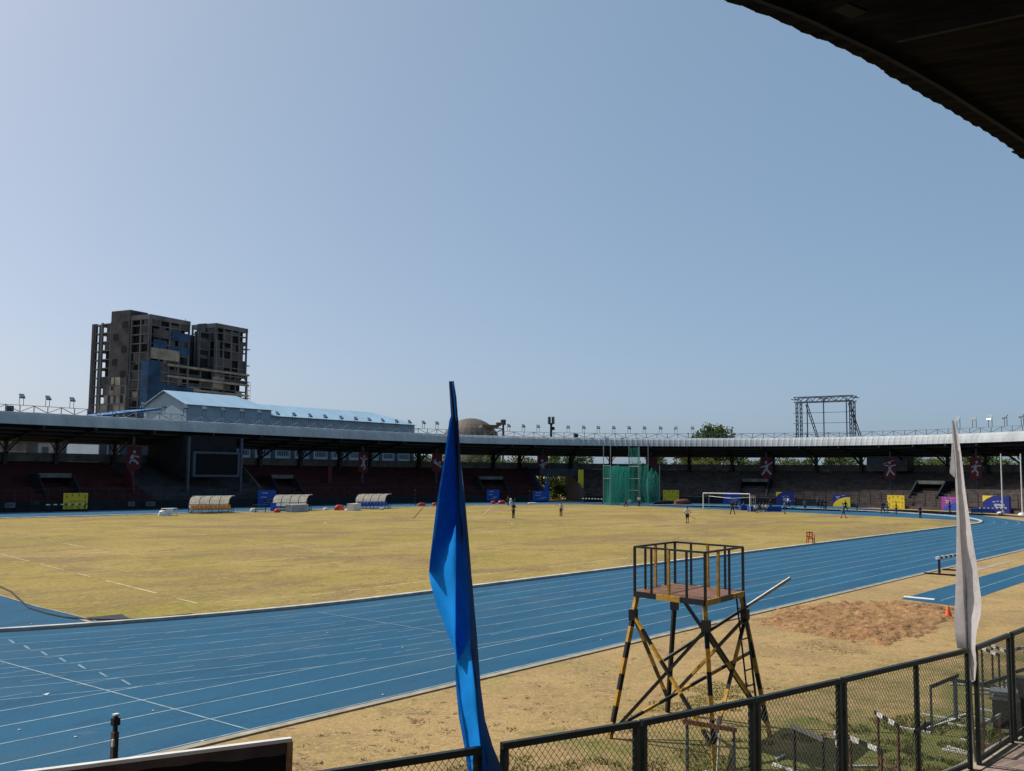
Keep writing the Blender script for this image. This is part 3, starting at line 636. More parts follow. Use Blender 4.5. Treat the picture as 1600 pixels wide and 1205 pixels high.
# ================================================================== FAR BUILDINGS
def tower_building():
    K = GD(229, 640, 352); K.z = 0
    du = Vector((sin(radians(78.8)), cos(radians(78.8)), 0)); dv = Vector((sin(radians(-11.2)), cos(radians(-11.2)), 0))
    root = empty('unfinished_tower_block', K, 'tall unfinished concrete tower block with blue netting behind the stand', 'building')
    def P(u, v, z): return K+du*u+dv*v+Vector((0, 0, z))
    def box(b, u0, u1, v0, v1, z0, z1): b.hexa([P(u0, v0, z0), P(u1, v0, z0), P(u1, v1, z0), P(u0, v1, z0)], [P(u0, v0, z1), P(u1, v0, z1), P(u1, v1, z1), P(u0, v1, z1)])
    rnd = random.Random(4); fh = 3.1
    fr = MB(); core = MB(); inf = MB(); brk = MB(); net = MB(); solid = MB(); crown = MB()
    def zof(u, v, y):
        p = P(u, v, 0); d = hypot(p.x-CAM.x, p.y-CAM.y); az = atan2(p.x-CAM.x, p.y-CAM.y)-YAW; x = 800+F*math.tan(az)
        return GD(x, y, d).z
    def block(u0, u1, v0, v1, ztop, z0=0, bu=4.2, bv=4.0, infr=.35, lightz=0, solidtop=2.8, inset=1.1, setu=True):
        nf = int((ztop-z0)/fh); zz = [ztop-solidtop-fh*k for k in range(nf) if ztop-solidtop-fh*k > z0]
        for z in zz: box(fr, u0-.12, u1+.12, v0-.12, v1+.12, z-.32, z)
        nu = max(1, round((u1-u0)/bu)); nv = max(1, round((v1-v0)/bv))
        for i in range(nu+1):
            u = u0+(u1-u0)*i/nu
            for v in (v0+.25, v1-.25): box(fr, u-.28, u+.28, v-.27, v+.27, z0, ztop-.2)
        for j in range(nv+1):
            v = v0+(v1-v0)*j/nv
            for u in (u0+.25, u1-.25): box(fr, u-.27, u+.27, v-.28, v+.28, z0, ztop-.2)
        box(core, u0+inset, u1-inset, v0+inset, v1-inset, z0, ztop-.5)
        if solidtop > 1: box(crown, u0-.2, u1+.2, v0-.2, v1+.2, ztop-1.6, ztop)
        for z in zz:
            for i in range(nu):
                a, c = u0+(u1-u0)*i/nu+.3, u0+(u1-u0)*(i+1)/nu-.3
                q = rnd.random()
                if q < infr:
                    tgt = inf if (z < lightz and rnd.random() < .7) else brk
                    cut = rnd.choice((1, 1, .55, .6)); box(tgt, a, a+(c-a)*cut, v0+.05, v0+.25, z, z+fh-.34)
                elif q < infr+.2: box(brk, a, c, v0+.05, v0+.2, z, z+1.0)
            for j in range(nv):
                a, c = v0+(v1-v0)*j/nv+.3, v0+(v1-v0)*(j+1)/nv-.3
                q = rnd.random()
                if q < infr+.15:
                    tgt = inf if (z < lightz and rnd.random() < .8) else brk
                    cut = rnd.choice((1, 1, .7, .5)); box(tgt, u0+.05, u0+.25, a, a+(c-a)*cut, z, z+fh-.34)
    def uof(x, v=0):
        az = YAW+math.atan((x-800)/F); e = Vector((sin(az), cos(az), 0)); o = K+dv*v-CAM; o.z = 0
        # o + du*u parallel to e
        return -(o.x*e.y-o.y*e.x)/(du.x*e.y-du.y*e.x)
    zA = zof(0, 0, 490.5); uA = uof(291); uB0 = uof(333); uB1 = uof(382); uE = uof(388); uC0 = uof(303, 4); uC1 = uof(333, 4)
    block(0, uA, 0, 9, zA, infr=.3, lightz=30, solidtop=3.4)
    zc = zof(0, 14, 485.5); box(solid, -.6, 7, 9.1, 18.3, 24, zc)
    for k in range(7): box(core, -.75, -.58, 10.3+(k % 2)*4.2, 12.6+(k % 2)*4.2, 28+k*4.3, 30.2+k*4.3)
    block(-.8, 8, 9.1, 18.3, 34, infr=.75, lightz=60, solidtop=0, bv=3)
    block(0, 8, 18.4, 23.4, zof(0, 21, 503), infr=.6, lightz=30, solidtop=.5)
    # open left fin with see-through bays
    zf = zof(0, 27, 506)
    z = 3
    while z < zf: box(fr, 0, 6, 23.4, 27.4, z-.3, z); z += fh
    for v in (23.7, 27.2): box(fr, 0, .8, v-.3, v+.3, 0, zf)
    box(solid, 0, .9, 26.5, 28.6, 0, zf); box(brk, .1, .4, 23.8, 25.0, 0, zf-1)
    zl = zof(24, 0, 577)
    block(0.6, uE-.8, 0.6, 12, zl, infr=.45, bu=5.8, solidtop=.1, lightz=70, inset=1.8)
    z = zl
    for k in range(6): box(inf, 8, uE-.6, -.5, .45, z-.35-k*3.9, z+.35-k*3.9)
    block(uB0, uB1, .0, 12, zof(38, 0, 509), z0=zl-2, infr=.4, solidtop=3.2, lightz=0)
    uC0 = uof(303, 9); box(solid, uC0, uC1, 5, 9, zl, zof(uC0, 5, 505)); box(solid, uA+.1, uC0-.1, 7, 8.5, zl, zof(uA, 7, 519))
    block(uof(305, 3), uB0-.3, 2.6, 4.6, zof(26, 3, 517), z0=zl, infr=.15, inset=.3, solidtop=.3)
    z = 8
    while z < zof(48, 0, 522): box(fr, uB1-1, uE, 0, 3, z-.25, z); z += fh*2
    for k in range(5): # scaffold
        fr_z = 20+k*2; 
    # nets
    zn = zof(0, 0, 562)
    box(net, -.35, -.2, -.3, 3.2, 4, zn); box(net, -.35, 5, -.45, -.32, zn-14, zn); box(net, -.3, 20, -.62, -.5, 3, zof(5, 0, 601))
    for (u, w_, yy) in ((1.2, 7.5, 519), (9.5, 8, 519), (1.5, 6, 535), (9, 9, 541)):
        z = zof(8, 0, yy+6); box(net if u > 9 or yy > 530 else brk, u, u+w_, -.3, -.2, z-1.2, z+1.8)
    z = zof(6, 0, 560); box(inf, .5, 13, -.5, -.3, z-.5, z+3.2)
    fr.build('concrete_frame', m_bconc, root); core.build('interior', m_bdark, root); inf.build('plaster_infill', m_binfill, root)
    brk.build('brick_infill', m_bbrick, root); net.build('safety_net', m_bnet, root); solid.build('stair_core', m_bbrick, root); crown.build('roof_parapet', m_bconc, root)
    sc = MB()
    for a in (uE-.4, uE+.9):
        for v in (.3, 1.6): sc.bar(P(a, v, 10), P(a, v, zof(49, 0, 597)), .09)
    for k in range(8):
        z = 14+k*3.1
        if z < zof(49, 0, 597): sc.bar(P(uE-.4, .3, z), P(uE+.9, .3, z), .09); sc.bar(P(uE+.9, .3, z), P(uE+.9, 1.6, z), .09)
    sc.bar(P(16.5, 1, zA), P(16.5, 1, zA+1), .1); 
    for a in (uA+.8, uA+2.2): sc.bar(P(a, 5, zA-9), P(a, 5, zA-.5), .1)
    for k in range(4): sc.bar(P(uA+.8, 5, zA-7+k*1.9), P(uA+2.2, 5, zA-7+k*1.9), .08)
    sc.build('scaffold', m_steeld, root)
tower_building()
# pale blue hall
def hall():
    Y = 117.0
    A = GY(292, 632, Y); B = GY(648, 664, Y); ez = A.z; ez2 = GY(423, 650, Y).z
    xm = GY(424, 640, Y).x
    dep = 13.0
    L0 = GY(292, 632, Y).x
    root = empty('blue_hall', ((A.x+B.x)/2, Y+5, 0), 'long pale blue metal hall with light blue gabled roof behind the stand', 'building')
    # ridge height from the photo
    rz = GY(272, 611, Y+dep/2).z; rz2 = GY(520, 640, Y+dep/2).z
    b = MB()
    b.hexa([(L0, Y, 0), (xm, Y, 0), (xm, Y+dep, 0), (L0, Y+dep, 0)], [(L0, Y, ez), (xm, Y, ez), (xm, Y+dep, ez), (L0, Y+dep, ez)])
    b.prism([(Y, ez), (Y+dep/2, rz-.1), (Y+dep, ez)], lambda p, t: Vector((L0+t*.3, p[0], p[1])))
    b.hexa([(xm+.02, Y, 0), (B.x, Y, 0), (B.x, Y+dep, 0), (xm+.02, Y+dep, 0)], [(xm+.02, Y, ez2), (B.x, Y, ez2), (B.x, Y+dep, ez2), (xm+.02, Y+dep, ez2)])
    wl = b.build('wall', m_hall, root)
    b = MB()
    def roof(x0, x1, e, r, hip):
        o = .5
        b.quad((x0-o, Y-o, e), (x1+(0 if not hip else o), Y-o, e), (x1-hip, Y+dep/2, r), (x0-o, Y+dep/2, r))
        b.quad((x1+(0 if not hip else o), Y+dep+o, e), (x0-o, Y+dep+o, e), (x0-o, Y+dep/2, r), (x1-hip, Y+dep/2, r))
        if hip: b.quad((x1+o, Y-o, e), (x1+o, Y+dep+o, e), (x1-hip, Y+dep/2, r))
        b.quad((x0-o, Y-o, e-.12), (x0-o, Y-o, e), (x0-o, Y+dep/2, r), (x0-o, Y+dep/2, r-.12))
        b.quad((x0-o, Y+dep+o, e-.12), (x0-o, Y+dep/2, r-.12), (x0-o, Y+dep/2, r), (x0-o, Y+dep+o, e))
    roof(L0, xm, ez, rz, 3); roof(xm+.4, B.x, ez2, rz2, 6)
    b.build('roof', m_hallroof, root)
    # windows seen through the opening under the stand roof
    zt = GY(520, 707, Y).z; zb = GY(520, 714, Y).z
    x = GY(345, 703, Y).x
    while x < B.x-2.5:
        w_ = MB(); w_.box((x, Y-.03, (zt+zb)/2), (2.6, .06, zt-zb)); f = w_.build('window', m_glassd, root)
        q = MB()
        for k in range(5): q.box((x-1.04+k*.52, Y-.09, (zt+zb)/2), (.1, .05, zt-zb))
        q.build('window_bars', m_hall, f)
        p_ = MB(); p_.box((x+2.1, Y-.15, (zt+zb)/2-1), (.7, .3, 12)); p_.build('pilaster', m_steel, root)
        x += 4.4
    # annexe to the left with a bright blue roof
    a0, a1 = GY(158, 646, Y-2).x, GY(249, 640, Y-2).x+2.3
    z1 = GY(165, 644, Y-2).z; z2 = GY(250, 638, Y-2).z
    b = MB(); b.hexa([(a0, Y-2, 0), (a1-2.3, Y-2, 0), (a1-2.3, Y+8, 0), (a0, Y+8, 0)], [(a0, Y-2, z1-.6), (a1-2.3, Y-2, z1-.6), (a1-2.3, Y+8, z1-.6), (a0, Y+8, z1-.6)]); an = b.build('annexe_wall', m_hall, root)
    b = MB(); b.prism([(a0, z1-.5), (a1-2.3, z2), (a1-2.3, z2-.3), (a0, z1-.8)], lambda p, t: Vector((p[0], Y-2.5+t*11, p[1]))); b.build('annexe_roof', m_bluep2, root)
    b = MB()
    for i, x in enumerate((160, 176, 193, 225, 240)):
        p = GY(x, 700, Y-2); b.box((p.x, Y-2.1, 8.0), (1.2, .2, 6))
    b.build('annexe_pilasters', m_steel, root)
hall()
# grey houses seen under the roof at the far left
for x0, x1, yt, lb, m_ in ((42, 60, 691, 'narrow dark grey house under the roof at the far left', m_bbrick), (60, 84, 688, 'pale grey house block under the roof left of the first column', m_binfill), (92, 150, 686, 'broad grey brick house under the roof right of the first column', m_bbrick)):
    Yh = 135.0; A = GY(x0, yt, Yh); B = GY(x1, yt, Yh); h = min(A.z, 13); b = MB()
    r = empty('house', ((A.x+B.x)/2, Yh, 0), lb, 'house')
    b.box(((A.x+B.x)/2, Yh+5, h/2), (B.x-A.x, 10, h)); b.build('wall', m_, r)
    b = MB(); b.box(((A.x+B.x)/2, Yh+5, h+.15), (B.x-A.x+.6, 10.6, .3)); b.build('roof', m_conc, r)
    k = A.x+1.2
    while k < B.x-.8:
        for zz in (8, 4.5):
            b = MB(); b.box((k, Yh-.03, zz), (1.1, .06, 1.3)); b.build('window', m_glassd, r)
        k += 2.6
# dome
c = GD(736, 690, 290); zt = GD(729, 653.5, 290).z; rad = 8.8
b = MB(); n = 28
for i in range(9):
    a0 = i/9*pi/2; a1 = (i+1)/9*pi/2; zb = zt-8.5
    for j in range(n):
        t0 = 2*pi*j/n; t1 = 2*pi*(j+1)/n
        def q(a, t): return (c.x+rad*1.0*cos(a)*cos(t), c.y+rad*cos(a)*sin(t), zb+8.5*sin(a)**1.0)
        if i < 8: b.quad(q(a0, t0), q(a0, t1), q(a1, t1), q(a1, t0))
        else: b.quad(q(a0, t0), q(a0, t1), (c.x, c.y, zt))
b.tube([(c.x, c.y, 0), (c.x, c.y, zt-8.4)], rad, n)
b.build('dome', m_dome, label='brown rounded dome rising behind the roof beside the blue flag', cat='dome', smooth=True)
p = GD(764, 672, 260); b = MB(); zt = GD(764, 664.5, 260).z; b.box((p.x, p.y, zt-.35), (4.5, 4.5, .7), .9); b.box((p.x+2.0, p.y-1.6, zt+.3), (1.2, 1.2, .9), .9); b.tube([(p.x, p.y, 0), (p.x, p.y, zt-.6)], 1.0, 10); b.build('water_tower', m_dome, label='flat topped water tank platform right of the brown dome', cat='water tower')
# masts
def mast(x, yt, dist, label, ant):
    p = GD(x, 700, dist); zt = GD(x, yt, dist).z; r = empty('antenna_mast', (p.x, p.y, 0), label, 'mast')
    b = MB(); b.tube([(p.x, p.y, 0), (p.x, p.y, zt-1.4)], [.42, .24], 10); b.build('pole', m_steeld, r)
    for k in range(ant):
        a = 2*pi*k/ant+.3; q = Vector((p.x+cos(a)*.62, p.y+sin(a)*.62, 0)); b = MB()
        b.box((q.x+cos(a)*.05, q.y+sin(a)*.05, zt-.85), (.12, .24, 1.6), a); b.bar((p.x, p.y, zt-2.0), (q.x, q.y, zt-1.4), .09); b.build('antenna', m_steel, r)
    b = MB(); b.box((p.x+.4, p.y-.3, zt-2.6), (.5, .4, .7)); b.build('equipment_box', m_steeld, r)
mast(861, 651, 215, 'cellular antenna mast rising above the roof railing', 6)
p = GD(786, 700, 240); zt = GD(786, 660, 240).z
b = MB(); b.bar((p.x, p.y, 0), (p.x, p.y, zt), .35); b.box((p.x, p.y, zt), (.9, .9, 1.3)); d_ = Vector((rgt0.x, rgt0.y, 0)); b.bar((p.x, p.y, zt-1.6), Vector((p.x, p.y, zt-1.4))-d_*3.5, .18); b.bar((p.x, p.y, zt-1.6), Vector((p.x, p.y, zt-6.5))-d_*9, .2)
b.build('crane_arm', m_steeld, label='dark jib pole with small box between dome and mast', cat='crane')
for x, lb in ((4, 'dark floodlight cluster under the roof at the left edge'), (34, 'dark floodlight cluster beside the narrow grey house')):
    p = GD(x, 700, 230); b = MB(); zt = GD(x, 692 if x > 20 else 694, 230).z; b.bar((p.x, p.y, 0), (p.x, p.y, zt), .3)
    for k, (a, dz) in enumerate(((-1.2, 0), (1, .4), (-.9, -1.3), (1.1, -1.2), (.2, -.3), (0, -1.9))): q = Vector((p.x, p.y, zt-.4+dz))+d_*a; b.box(q, (1.2, .8, .7), YAW)
    b.build('floodlight_mast', m_steeld, label=lb, cat='mast')
# lattice scoreboard frame on the right roof
def lattice():
    A = GR(1246, 682, 63); B = GR(1330, 682, 63); pa = ringP(A[0], 63, 0); pb = ringP(B[0], 63, 0)
    u = (pb-pa); W = u.length; u.normalize(); n = Vector((-u.y, u.x, 0))
    if n.dot(ringN(A[0])) < 0: n = -n
    r = empty('lattice_frame', (pa+pb)/2, 'empty steel lattice frame for a screen standing above the roof', 'steel frame')
    zt = GR(1290, 619, 63)[1]; z0 = 9.3; dp = 2.2
    def P(a, c, z): return pa+u*a+n*c+Vector((0, 0, z))
    def latt(b, p, q, wd, nseg, w_=.09):
        ax = (q-p).normalized(); s_ = ax.cross(n).normalized()*wd/2 if abs(ax.dot(n)) < .9 else ax.cross(Vector((0, 0, 1))).normalized()*wd/2
        b.bar(p-s_, q-s_, w_); b.bar(p+s_, q+s_, w_)
        for k in range(nseg):
            a = p.lerp(q, k/nseg); c = p.lerp(q, (k+1)/nseg); b.bar(a-s_ if k % 2 else a+s_, c+s_ if k % 2 else c-s_, w_*.7)
    for a, c in ((0, 0), (W, 0), (0, dp), (W, dp)):
        b = MB(); latt(b, P(a, c, z0), P(a, c, zt-.9), .35, 12, .14); b.build('leg', m_steel, r)
    b = MB()
    for c in (0, dp): latt(b, P(-.6, c, zt-.5), P(W+.5, c, zt-.5), .9, 10, .14)
    for a in (-.6, W*.5, W+.5): latt(b, P(a, 0, zt-.4), P(a, dp, zt-.4), .8, 2, .12)
    b.build('top_truss', m_steel, r)
    b = MB()
    for z in (zt-3, zt-4.9, zt-6.9): b.bar(P(-.7, -.2, z), P(W+.5, -.2, z), .07)
    for a in (W*.2, W*.51, W*.93): b.bar(P(a, -.12, z0), P(a, -.12, zt-.6), .16 if a > 1 else .1)
    b.build('grid', m_steel, r)
    for a in (.19, .98):
        b = MB(); latt(b, P(W*a, -.1, zt-1.4), P(W*a+1.6, 3.6, z0), .35, 14, .1); b.build('back_stay', m_steeld, r)
lattice()
# ================================================================== TREES
def crown_mesh(seed, R, Hh, n, leaf):
    rnd = random.Random(seed); b = MB(); cl = []
    for k in range(16):
        a = rnd.uniform(0, 2*pi); q = rnd.uniform(.1, .8); cl.append((R*q*cos(a), R*q*sin(a), rnd.uniform(.15, .95)*Hh*(1-.35*q), rnd.uniform(.22, .42)*R))
    for i in range(n):
        c = rnd.choice(cl); v = Vector((rnd.gauss(0, 1), rnd.gauss(0, 1), rnd.gauss(0, .8))); v.normalize(); v *= c[3]*rnd.uniform(.55, 1.08)
        p = Vector(c[:3])+v; a = Vector((rnd.gauss(0, 1), rnd.gauss(0, 1), rnd.gauss(0, 1))).normalized(); e = a.cross(v).normalized() if a.cross(v).length > .1 else a
        f = a.cross(e).normalized(); s_ = leaf*rnd.uniform(.6, 1.3); b.quad(p-e*s_*.5, p+f*s_*.45, p+e*s_*.5, p-f*s_*.4)
    return b
def make_tree(seed, R, Hh, h0, n, leaf, m_):
    r = empty('tree', (0, 0, 0), 'x', 'tree'); rnd = random.Random(seed+50)
    b = MB(); b.tube([(0, 0, 0), (.15, .1, h0*.6), (.1, 0, h0+.5*Hh)], [.32, .24, .1], 8)
    for k in range(5): a = 2*pi*k/5+rnd.random(); b.tube([(.12, .05, h0*.8), (R*.35*cos(a), R*.35*sin(a), h0+.25*Hh), (R*.6*cos(a), R*.6*sin(a), h0+.55*Hh)], [.14, .09, .03], 6)
    b.build('trunk', m_bark, r, local=True)
    c = crown_mesh(seed, R, Hh, n, leaf); c.v = [(x, y, z+h0) for x, y, z in c.v]; c.build('crown', m_, r, local=True)
    return r
T = [make_tree(1, 4.6, 6.5, 4.2, 2600, .42, m_leaf), make_tree(2, 5.2, 6.0, 4.0, 3000, .42, m_leaf2), make_tree(3, 3.8, 7.0, 4.0, 2200, .4, m_leaf)]
used = set()
for i_, (x, y) in enumerate(((862, 770), (884, 770), (906, 770))):
    s_, _ = GR(x, y, 70.5); p = ringP(s_, 70.5+i_*.6, 0); c = crown_mesh(30+i_, 3.4, 5.4, 2400, .42); c.v = [(a+p.x, q+p.y, z+.1) for a, q, z in c.v]; c.build('bush', m_leaf, label=('left', 'middle', 'right')[i_]+' dark green bush seen through the stand gate', cat='bush')
tree_px = [(664, 'between the hall end and the red crouching banner'), (700, 'behind the blue feather flag'), (740, 'through the opening right of the blue flag'), (775, 'through the opening above the blue portal banner'), (812, 'through the opening left of the gate'), (868, 'through the opening above the gate'), (905, 'through the opening above the yellow gate banner'), (990, 'behind the left half of the throwing cage'), (1030, 'behind the right half of the throwing cage'), (1075, 'through the opening left of the football goal'), (1115, 'above the football goal'), (1150, 'above the right goal post'), (1185, 'left of the throwing athlete banner'), (1228, 'right of the throwing athlete banner'), (1262, 'under the left leg of the lattice frame'), (1318, 'under the right leg of the lattice frame'), (1345, 'just left of the pale cabin'), (1425, 'just right of the pale cabin'), (1455, 'left of the white flag through the opening'), (1482, 'immediately left of the white flag'), (1512, 'behind the running athlete banner'), (1545, 'left of the first flagpole'), (1580, 'between the two right flagpoles'), (1620, 'at the right edge of the picture')]
rnd = random.Random(9)
for i, (x, lb) in enumerate(tree_px):
    k = i % 3
    if k in used: o = copy_tree(T[k])
    else: o = T[k]; used.add(k)
    s, _ = GR(x, 715, 72); rr_ = rnd.uniform(74, 92); p = GD(x, 715, 1); 
    v = ray(x, 715); L = hypot(v.x, v.y); base = None; t = 100
    while True:
        q = CAM+v*t; qq = hypot(q.x-S0, q.y-RC) if q.x > S0 else abs(q.y-RC)
        if qq > rr_ or t > 320: break
        t += .5
    o.location = (q.x, q.y, 0); o.rotation_euler = (0, 0, rnd.uniform(0, 6)); sc = rnd.uniform(.82, 1.02); o.scale = (sc, sc, sc*rnd.uniform(.85, 1.02))
    o['label'] = ('dark', 'pale', 'slender')[k]+' green tree seen '+lb; o['group'] = 'trees behind the grandstand'
# tall treetop above the roof
for x, yt, sc, lb in ((1092, 673, .9, 'lower left part of the treetops showing above the roof'), (1112, 662, 1.15, 'tallest treetop showing above the right part of the roof'), (1131, 664, 1.05, 'right treetop of the group showing above the roof')):
    o = copy_tree(T[(1092 == x)+0]); d_t = 225; p = GD(x-7, yt+3, d_t); k = p.z/10.2; o.location = (p.x, p.y, 0); o.scale = (k*.62, k*.62, k); o.rotation_euler = (0, 0, x); o['label'] = lb; o['group'] = 'treetops above the roof'
# ================================================================== FIELD FURNITURE
def dugout(x0, x1, yb, yt, seatm, label):
    A = G(x0, yb); B = G(x1, yb-1.5*(x1-x0)/60); u = (B-A); u.z = 0; W = u.length; u.normalize()
    n = Vector((-u.y, u.x, 0))      # away from camera
    if n.dot(Vector((A.x-CAM.x, A.y-CAM.y, 0))) < 0: n = -n
    r = empty('dugout', (A+B)/2, label, 'dugout', 'dugouts along the far touchline')
    def P(a, c, z): return A+u*a+n*c+Vector((0, 0, z))
    Hh = 2.0; D = 1.25
    arc = [(D, .55), (D+.02, 1.0), (D-.08, 1.45), (D-.35, 1.8), (D-.8, Hh), (D-1.25, Hh-.02)]
    b = MB()
    for k in range(len(arc)-1):
        (c0, z0), (c1, z1) = arc[k], arc[k+1]; b.hexa([P(0, c0, z0), P(W, c0, z0), P(W, c1, z1), P(0, c1, z1)], [P(0, c0+.02, z0+.005), P(W, c0+.02, z0+.005), P(W, c1+.02, z1+.02), P(0, c1+.02, z1+.02)])
    b.build('canopy_sheet', m_poly, r)
    b = MB()
    for i in range(5):
        a = W*i/4; q = [P(a, c-.03, z) for c, z in arc]
        b.tube([P(a, D, 0)]+q, .035, 6)
        b.bar(P(a, .55, 0), P(a, .55, .45), .05)
    for c, z in ((D, .1), (.3, .1), (D-.02, 1.0), (D, .55), (.55, .42)): b.bar(P(0, c, z), P(W, c, z), .05)
    for a in (0, W): b.bar(P(a, .2, .1), P(a, D, .1), .05); b.bar(P(a, .2, 0), P(a, .2, .5), .05)
    b.build('frame', m_steeld, r)
    if seatm:
        nn = 9
        for i in range(nn):
            a = W*(i+.5)/nn; b = MB(); b.box(P(a, .6, .47), (W/nn*.85, .4, .06), atan2(u.y, u.x)); b.box(P(a, .82, .72), (W/nn*.85, .06, .42), atan2(u.y, u.x)); b.build('seat', seatm, r)
    return r
dugout(303, 366, 803, 777, m_orange, 'arched dugout with a row of orange seats beside the far track')
dugout(434, 488, 799, 774, None, 'arched dugout without seats and holes in its plastic, boxes in front')
dugout(564, 611, 796, 772, m_seatb, 'arched dugout with a row of blue seats beside the far track')
# white covered table left
p = G(263, 806); t = empty('table', p, 'white table with cloth hanging to the grass left of the orange dugout', 'table', rz=0)
b = MB(); b.box(p+Vector((.1, 0, .78)), (1.5, .9, .05)); b.build('tabletop', m_white, t)
for a, c in ((-.6, -.4), (.8, -.4), (-.6, .4), (.8, .4)): b = MB(); b.bar(p+Vector((a, c, 0)), p+Vector((a*.95, c, .75)), .05); b.build('leg', m_white, t)
b = MB(); nn = 10; 
for k in range(nn):
    a0 = -.75+k*.11; o0 = .10*sin(k*2.1); o1 = .10*sin((k+1)*2.1)
    b.quad(p+Vector((a0-.35, -.75+o0, 0.02)), p+Vector((a0-.24, -.75+o1, 0.02)), p+Vector((a0*.6+.07, -.46, .80)), p+Vector((a0*.6, -.46, .80)))
b.build('table_cloth', m_white, label='white cloth hanging from the front of the lone table by the orange dugout', cat='tablecloth')
def lump(x, y, w_, d_, h_, m_, name, label, cat, seed=0):
    """soft bag / heap: a squashed irregular blob with folds"""
    p = G(x, y); rnd = random.Random(seed+int(x)); b = MB(); n, k = 12, 5; base = len(b.v)
    for i in range(k+1):
        f = i/k; zz = h_*sin(f*pi/2)**.8; rr_ = cos(f*pi/2)**.6
        for j in range(n):
            a = 2*pi*j/n; q = rr_*(1+.18*rnd.uniform(-1, 1)); b.v.append((p.x+w_/2*q*cos(a), p.y+d_/2*q*sin(a), zz+rnd.uniform(-.03, .03)*h_ if i else 0.015))
    for i in range(k):
        for j in range(n): b.f.append((base+i*n+j, base+i*n+(j+1) % n, base+(i+1)*n+(j+1) % n, base+(i+1)*n+j)); b.m.append(0)
    return b.build(name, m_, label=label, cat=cat, smooth=True)
lump(256, 806.3, 1.5, .8, .62, m_white, 'cloth_heap', 'white crumpled cloth heap at the left end of the lone white table', 'cloth')
def crate(x, y, dims, m_, name, label, cat, rz=.3):
    p = G(x, y); b = MB(); w_, d_, h_ = dims
    b.box(p+Vector((0, 0, h_*.46)), (w_, d_, h_*.9), rz); b.box(p+Vector((0, 0, h_*.955)), (w_*1.05, d_*1.05, h_*.09), rz); b.box(p+Vector((0, 0, h_*.4)), (w_*1.02, d_*.2, h_*.5), rz)
    return b.build(name, m_, label=label, cat=cat)
crate(464, 800, (3.6, .8, .9), m_tarp, 'tarp_stack', 'long grey covered stack in front of the seatless dugout', 'stack')
crate(427, 799, (.55, .45, 1.05), m_seatb, 'cool_box', 'blue upright box left of the seatless dugout', 'box')
crate(553, 798, (1.7, 1.0, .9), m_white, 'folding_table', 'white folded table standing at the left end of the blue dugout', 'table')
crate(596, 797.3, (.6, .4, .35), m_white, 'small_box', 'small white box under the blue seats', 'box')
lump(396, 800.5, 1.0, .6, .5, m_white, 'equipment_bag', 'white bundle between the orange and seatless dugouts', 'bag')
lump(433, 801, .9, .6, .45, m_redpl, 'equipment_bag', 'dark red bag at the left end of the seatless dugout', 'bag')
lump(530, 797.5, 1.5, .8, .7, m_redpl, 'equipment_bag', 'red bag heap left of the white folded table', 'bag')
lump(509, 797, .8, .5, .3, m_white, 'equipment_bag', 'small white bag on the grass right of the seatless dugout', 'bag')
lump(545, 798, 1.3, .5, .22, m_white, 'towel', 'crumpled white cloth beside the red bag heap', 'cloth')
lump(659, 790.8, 1.6, .7, .5, m_redpl, 'equipment_bag', 'red bag heap on the far touchline left of the blue flag', 'bag')
lump(679, 790.5, .9, .6, .5, m_redpl, 'equipment_bag', 'smaller red bag nearest the left edge of the blue flag', 'bag')
lump(770.5, 787.5, 1.0, .6, .5, m_redpl, 'equipment_bag', 'small red bag at the far end of the slanted line right of the flag', 'bag')
lump(784, 787.5, 1.7, .8, .6, m_redpl, 'equipment_bag', 'larger red bag heap left of the black clothed player', 'bag')
lump(798, 787, .5, .5, .9, m_white, 'white_sack', 'upright white sack just behind the black clothed player', 'bag')
lump(832, 787.5, 2.2, .9, .25, m_white, 'towel', 'flat pale cloth on the far edge of the grass near the gate', 'cloth')
crate(984, 787.2, (1.2, .7, .6), m_white, 'cool_box', 'white cool box inside the throwing cage area', 'box')
lump(1037, 787.5, 7, 1.6, .6, m_steeld, 'mat_pile', 'low dark pile of mats right of the throwing cage', 'mats')
lump(1066, 788, 5, 2.0, .9, m_rust, 'mat_pile', 'reddish brown heap at the left of the football goal', 'mats')
# table with bench on posts between dugouts
p = G(407, 801); b = MB(); b.box(p+Vector((0, 0, .9)), (2.2, .5, .06)); b.bar(p+Vector((-.7, 0, 0)), p+Vector((-.7, 0, .88)), .07); b.bar(p+Vector((.7, 0, 0)), p+Vector((.7, 0, .88)), .07); b.bar(p+Vector((-.7, 0, .4)), p+Vector((.7, 0, .4)), .05); b.build('bench', m_steeld, label='dark high bench between the orange and seatless dugouts', cat='bench')
# striped barriers
def barrier(p, rz, label, L_=3.96, hh=.91, n=8):
    r = empty('steeplechase_barrier', p, label, 'barrier', rz=rz)
    b = MB()
    for k in range(n): b.mi = k % 2; b.box((-L_/2+L_*(k+.5)/n, 0, hh-.065), (L_/n, .127, .127))
    b.build('beam', [m_white, m_black], r, local=True)
    for sx in (-1, 1):
        b = MB(); b.bar((sx*(L_/2-.35), 0, .05), (sx*(L_/2-.35), 0, hh-.13), .1); b.build('post', m_steeld, r, local=True)
        b = MB(); b.box((sx*(L_/2-.35), 0, .04), (.12, 1.5, .08)); b.build('foot', m_black, r, local=True)
    return r
A = G(1468, 899); B = G(1510, 891)
cA = G(1462, 872, .85); 
def dirang(A, B): return atan2(B.y-A.y, B.x-A.x)
bb_ = G(1468, 898.5); b2 = G(1497, 892.5); dv_ = (b2-bb_); 
L_ = dv_.length+.7; barrier((bb_+b2)/2, dirang(bb_, b2), 'black and white striped barrier beside the runway left of the white flag', L_=L_, n=10)
p, q = G(913, 786.8), G(941, 787.8); barrier((p+q)/2, dirang(p, q), 'striped barrier on the far track left of the throwing cage', L_=(q-p).length+.8, n=14)
